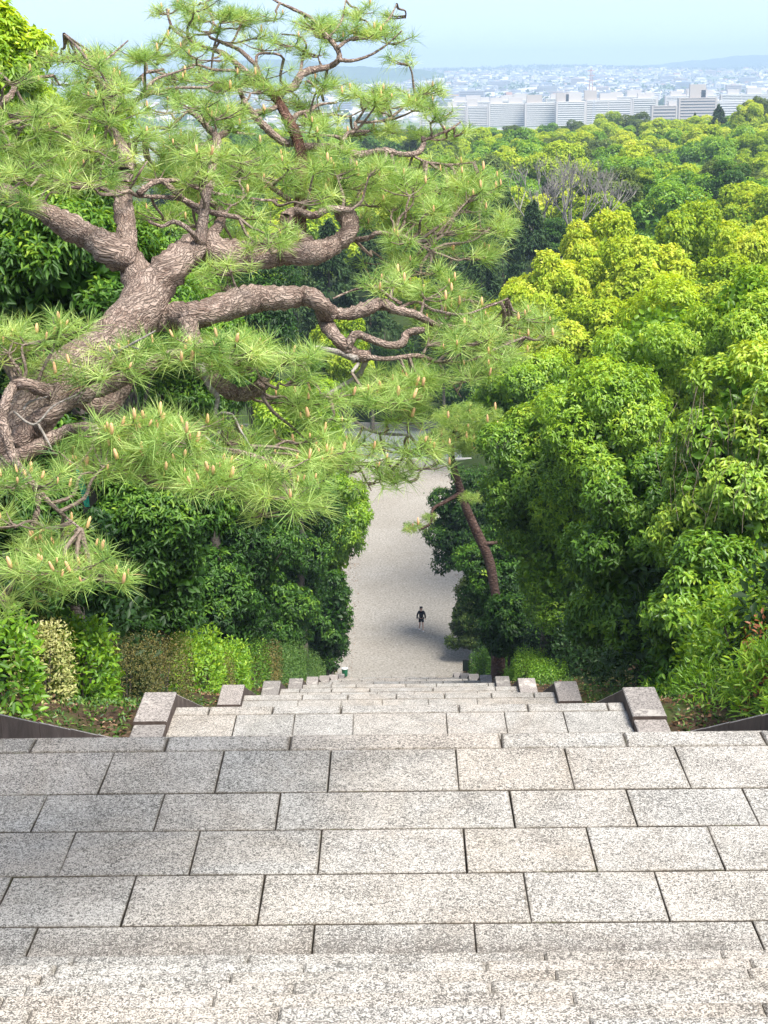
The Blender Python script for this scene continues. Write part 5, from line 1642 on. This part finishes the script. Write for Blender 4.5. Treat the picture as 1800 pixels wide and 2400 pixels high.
# the houses: far too many to count
n = 11000
yy = 2300 + 5900 * gcity.uniform(0, 1, n) ** 0.8
pxx = gcity.uniform(-100, 1950, n)
hx = (pxx - 912) / FPX * yy * 0.985
hz = ground_z(hx, yy)
keep = (np.sin(hx * .0042 + yy * .003) + np.sin(hx * .009 - yy * .0021) > -1.15)
hx, yy, hz = hx[keep], yy[keep], hz[keep]
n = len(hx)
sw, sd_, sh_ = gcity.uniform(6, 15, n), gcity.uniform(6, 12, n), gcity.uniform(4.5, 9, n)
big_ = gcity.uniform(size=n) < .06
sw[big_] *= 2.4
sh_[big_] *= 1.7
an = gcity.uniform(-.5, .5, n)
ca, sa = np.cos(an), np.sin(an)
cor = np.array([(-1, -1, 0), (1, -1, 0), (1, 1, 0), (-1, 1, 0), (-1, -1, 1), (1, -1, 1), (1, 1, 1), (-1, 1, 1), (-1, 0, 1.45), (1, 0, 1.45)], float)
lx = cor[None, :, 0] * sw[:, None] / 2
ly = cor[None, :, 1] * sd_[:, None] / 2
lz = cor[None, :, 2] * sh_[:, None]
V = np.stack([hx[:, None] + lx * ca[:, None] - ly * sa[:, None], yy[:, None] + lx * sa[:, None] + ly * ca[:, None], hz[:, None] - 1 + lz], 2).reshape(-1, 3)
i10 = np.arange(n)[:, None] * 10
quads = np.array([[0, 1, 5, 4], [1, 2, 6, 5], [2, 3, 7, 6], [3, 0, 4, 7], [4, 5, 9, 8], [6, 7, 8, 9]])
F = (i10[:, :, None] + quads[None]).reshape(-1, 4)
wallc = gcity.choice([.05, .15, .25, .35], n, p=[.5, .25, .15, .10])
roofc = gcity.choice([.55, .65, .75, .95, .08], n, p=[.32, .24, .16, .08, .20])
tt = np.stack([wallc, wallc, wallc, wallc, roofc, roofc], 1).ravel()
s = NT('house_colours')
col = s.ramp(s.attr('tint'), [(0.0, (.56, .55, .53)), (.10, (.46, .455, .44)), (.20, (.48, .44, .40)), (.30, (.62, .58, .52)), (.50, (.11, .12, .14)), (.60, (.16, .18, .21)), (.70, (.24, .26, .29)), (.90, (.30, .17, .12))], 'CONSTANT')
o = link('distant_houses', mesh_np('distant_houses', V, F, 4, False, {'tint': ('FACE', tt)}), s.fin(col, .8))
tag(o, 'sea of small houses spread over the plain and the far slopes', 'houses', kind='stuff')
# greenery between the houses and on the ridges
n = 5200
ty = np.concatenate([2200 + 6200 * gcity.uniform(0, 1, n // 2), gcity.uniform(7700, 9300, n - n // 2)])
tx = (gcity.uniform(-100, 1950, n) - 912) / FPX * ty * .985
tz = ground_z(tx, ty)
per = 7
idx = np.repeat(np.arange(n), per)
m = len(idx)
sz = gcity.uniform(6, 15, n)[idx]
B = np.stack([tx[idx], ty[idx], tz[idx]], 1) + gcity.normal(size=(m, 3)) * np.array([8, 5, 2.2]) + np.array([0, 0, 3.0])
Vt, Ft, k = leaf_geo(B, rdir(gcity, m), rdir(gcity, m), sz, sz * .9, False)
o = link('distant_trees', mesh_np('distant_trees', Vt, Ft, k, False, {'tint': ('FACE', np.repeat(gcity.uniform(0, .7, m), 2))}), M['hedge'])
tag(o, 'distant trees between the houses and along the ridges', 'trees', kind='stuff')

# hill ridges behind the city
hm = NT('wooded_hill')
hf = hm.noise(hm.pos(), 0.02, 5.0, .7)
hillm = hm.fin(hm.ramp(hf, [(.35, (.02, .05, .015)), (.6, (.06, .11, .03))]), .95, .1)
def ridge(y, prof_, dep=900):
    """prof_: (px, py) skyline at the 1800 scale"""
    px = np.linspace(prof_[0][0], prof_[-1][0], 160)
    py = np.interp(px, [a for a, b in prof_], [b for a, b in prof_])
    py = py + 1.2 * np.sin(px * .05) + .7 * np.sin(px * .13 + 1) + .35 * np.sin(px * .41)
    V = []
    for a, b in zip(px, py):
        t = PY(a, b, y)
        V += [(t.x, y - dep, -40), (t.x, y - dep * .45, (t.z - 40) * .55), (t.x, y, t.z), (t.x, y + dep, -40)]
    V = np.array(V)
    i = np.arange(159)[:, None] * 4
    F = np.concatenate([i + np.array([[0, 4, 5, 1]]), i + np.array([[1, 5, 6, 2]]), i + np.array([[2, 6, 7, 3]])], 1).reshape(-1, 4)
    o = link('hills', mesh_np('hills', V, F, 4, True), hillm)
    return tag(o, kind='structure')
ridge(9800, [(1180, 172), (1260, 166), (1330, 163), (1420, 160), (1520, 152), (1600, 145), (1680, 136), (1760, 129), (1900, 122)])
ridge(6400, [(380, 176), (470, 158), (560, 143), (640, 138), (720, 143), (800, 155), (860, 157), (930, 158), (985, 164), (1040, 170)], 600)
# masts and pylons
mastm = plain('mast_grey', (.42, .44, .47), .6)
mastr = plain('mast_red', (.42, .22, .20), .6)
def mast(px, y, top, bot, label, mat):
    a, b = PY(px, top, y), PY(px, bot, y)
    root = empty('lattice_mast', (a.x, y, b.z))
    h = a.z - b.z
    w = h * .07
    for sx, sy in ((-1, -1), (1, -1), (1, 1), (-1, 1)):
        MB().tube([(sx * w, sy * w, 0), (sx * w * .15, sy * w * .15, h)], [w * .13, w * .07], 4).build('leg', mat, root)
    for k in range(3):
        z = h * (.62 + .14 * k)
        MB().box(-w * 1.5, w * 1.5, -w * .1, w * .1, z, z + h * .015).build('cross_arm', mat, root)
    tag(root, label, 'mast')
mast(1386, 2500, 158, 240, 'red and white lattice mast rising behind the middle apartment blocks', mastr)
mast(1393, 2000, 232, 290, 'thin grey pylon in front of the longest apartment block', mastm)
mast(1128, 6800, 150, 172, 'small pylon on the skyline near the pine tips', mastm)
mast(1348, 6800, 148, 172, 'small pylon on the skyline above the middle apartment blocks', mastm)
mast(1630, 9000, 130, 150, 'small pylon on the right hill', mastm)

# ------------------------------------------------------------------ the air
HZ = dict(x=11000.0, y0=-400.0, y1=13500.0, z0=-60.0, z1=170.0)
o = MB().box(-HZ['x'], HZ['x'], HZ['y0'], HZ['y1'], HZ['z0'], HZ['z1']).build('haze', None)
hzm = bpy.data.materials.new('haze')
hzm.use_nodes = True
t = hzm.node_tree
t.nodes.remove(t.nodes['Principled BSDF'])
pv_ = t.nodes.new('ShaderNodeVolumePrincipled')
pv_.inputs['Color'].default_value = (.60, .79, 1.0, 1)
pv_.inputs['Density'].default_value = 0.00019
pv_.inputs['Anisotropy'].default_value = 0.0
t.links.new(pv_.outputs[0], t.nodes['Material Output'].inputs['Volume'])
o.data.materials.append(hzm)
tag(o, kind='stuff')

# look-alike crowns in the same row and column: say which of them
_same = {}
for o in scene.objects:
    if o.parent is None and o.get('label') and 'far wood' in (o.get('group') or ''):
        _same.setdefault(o['label'], []).append(o)
for lab, obs in _same.items():
    if len(obs) > 1:
        obs.sort(key=lambda q: q.location.x / q.location.y)
        wd = {2: ['left', 'right'], 3: ['left', 'middle', 'right'], 4: ['leftmost', 'second', 'third', 'rightmost']}.get(len(obs))
        if wd:
            for q, w_ in zip(obs, wd):
                q['label'] = w_ + ' ' + lab
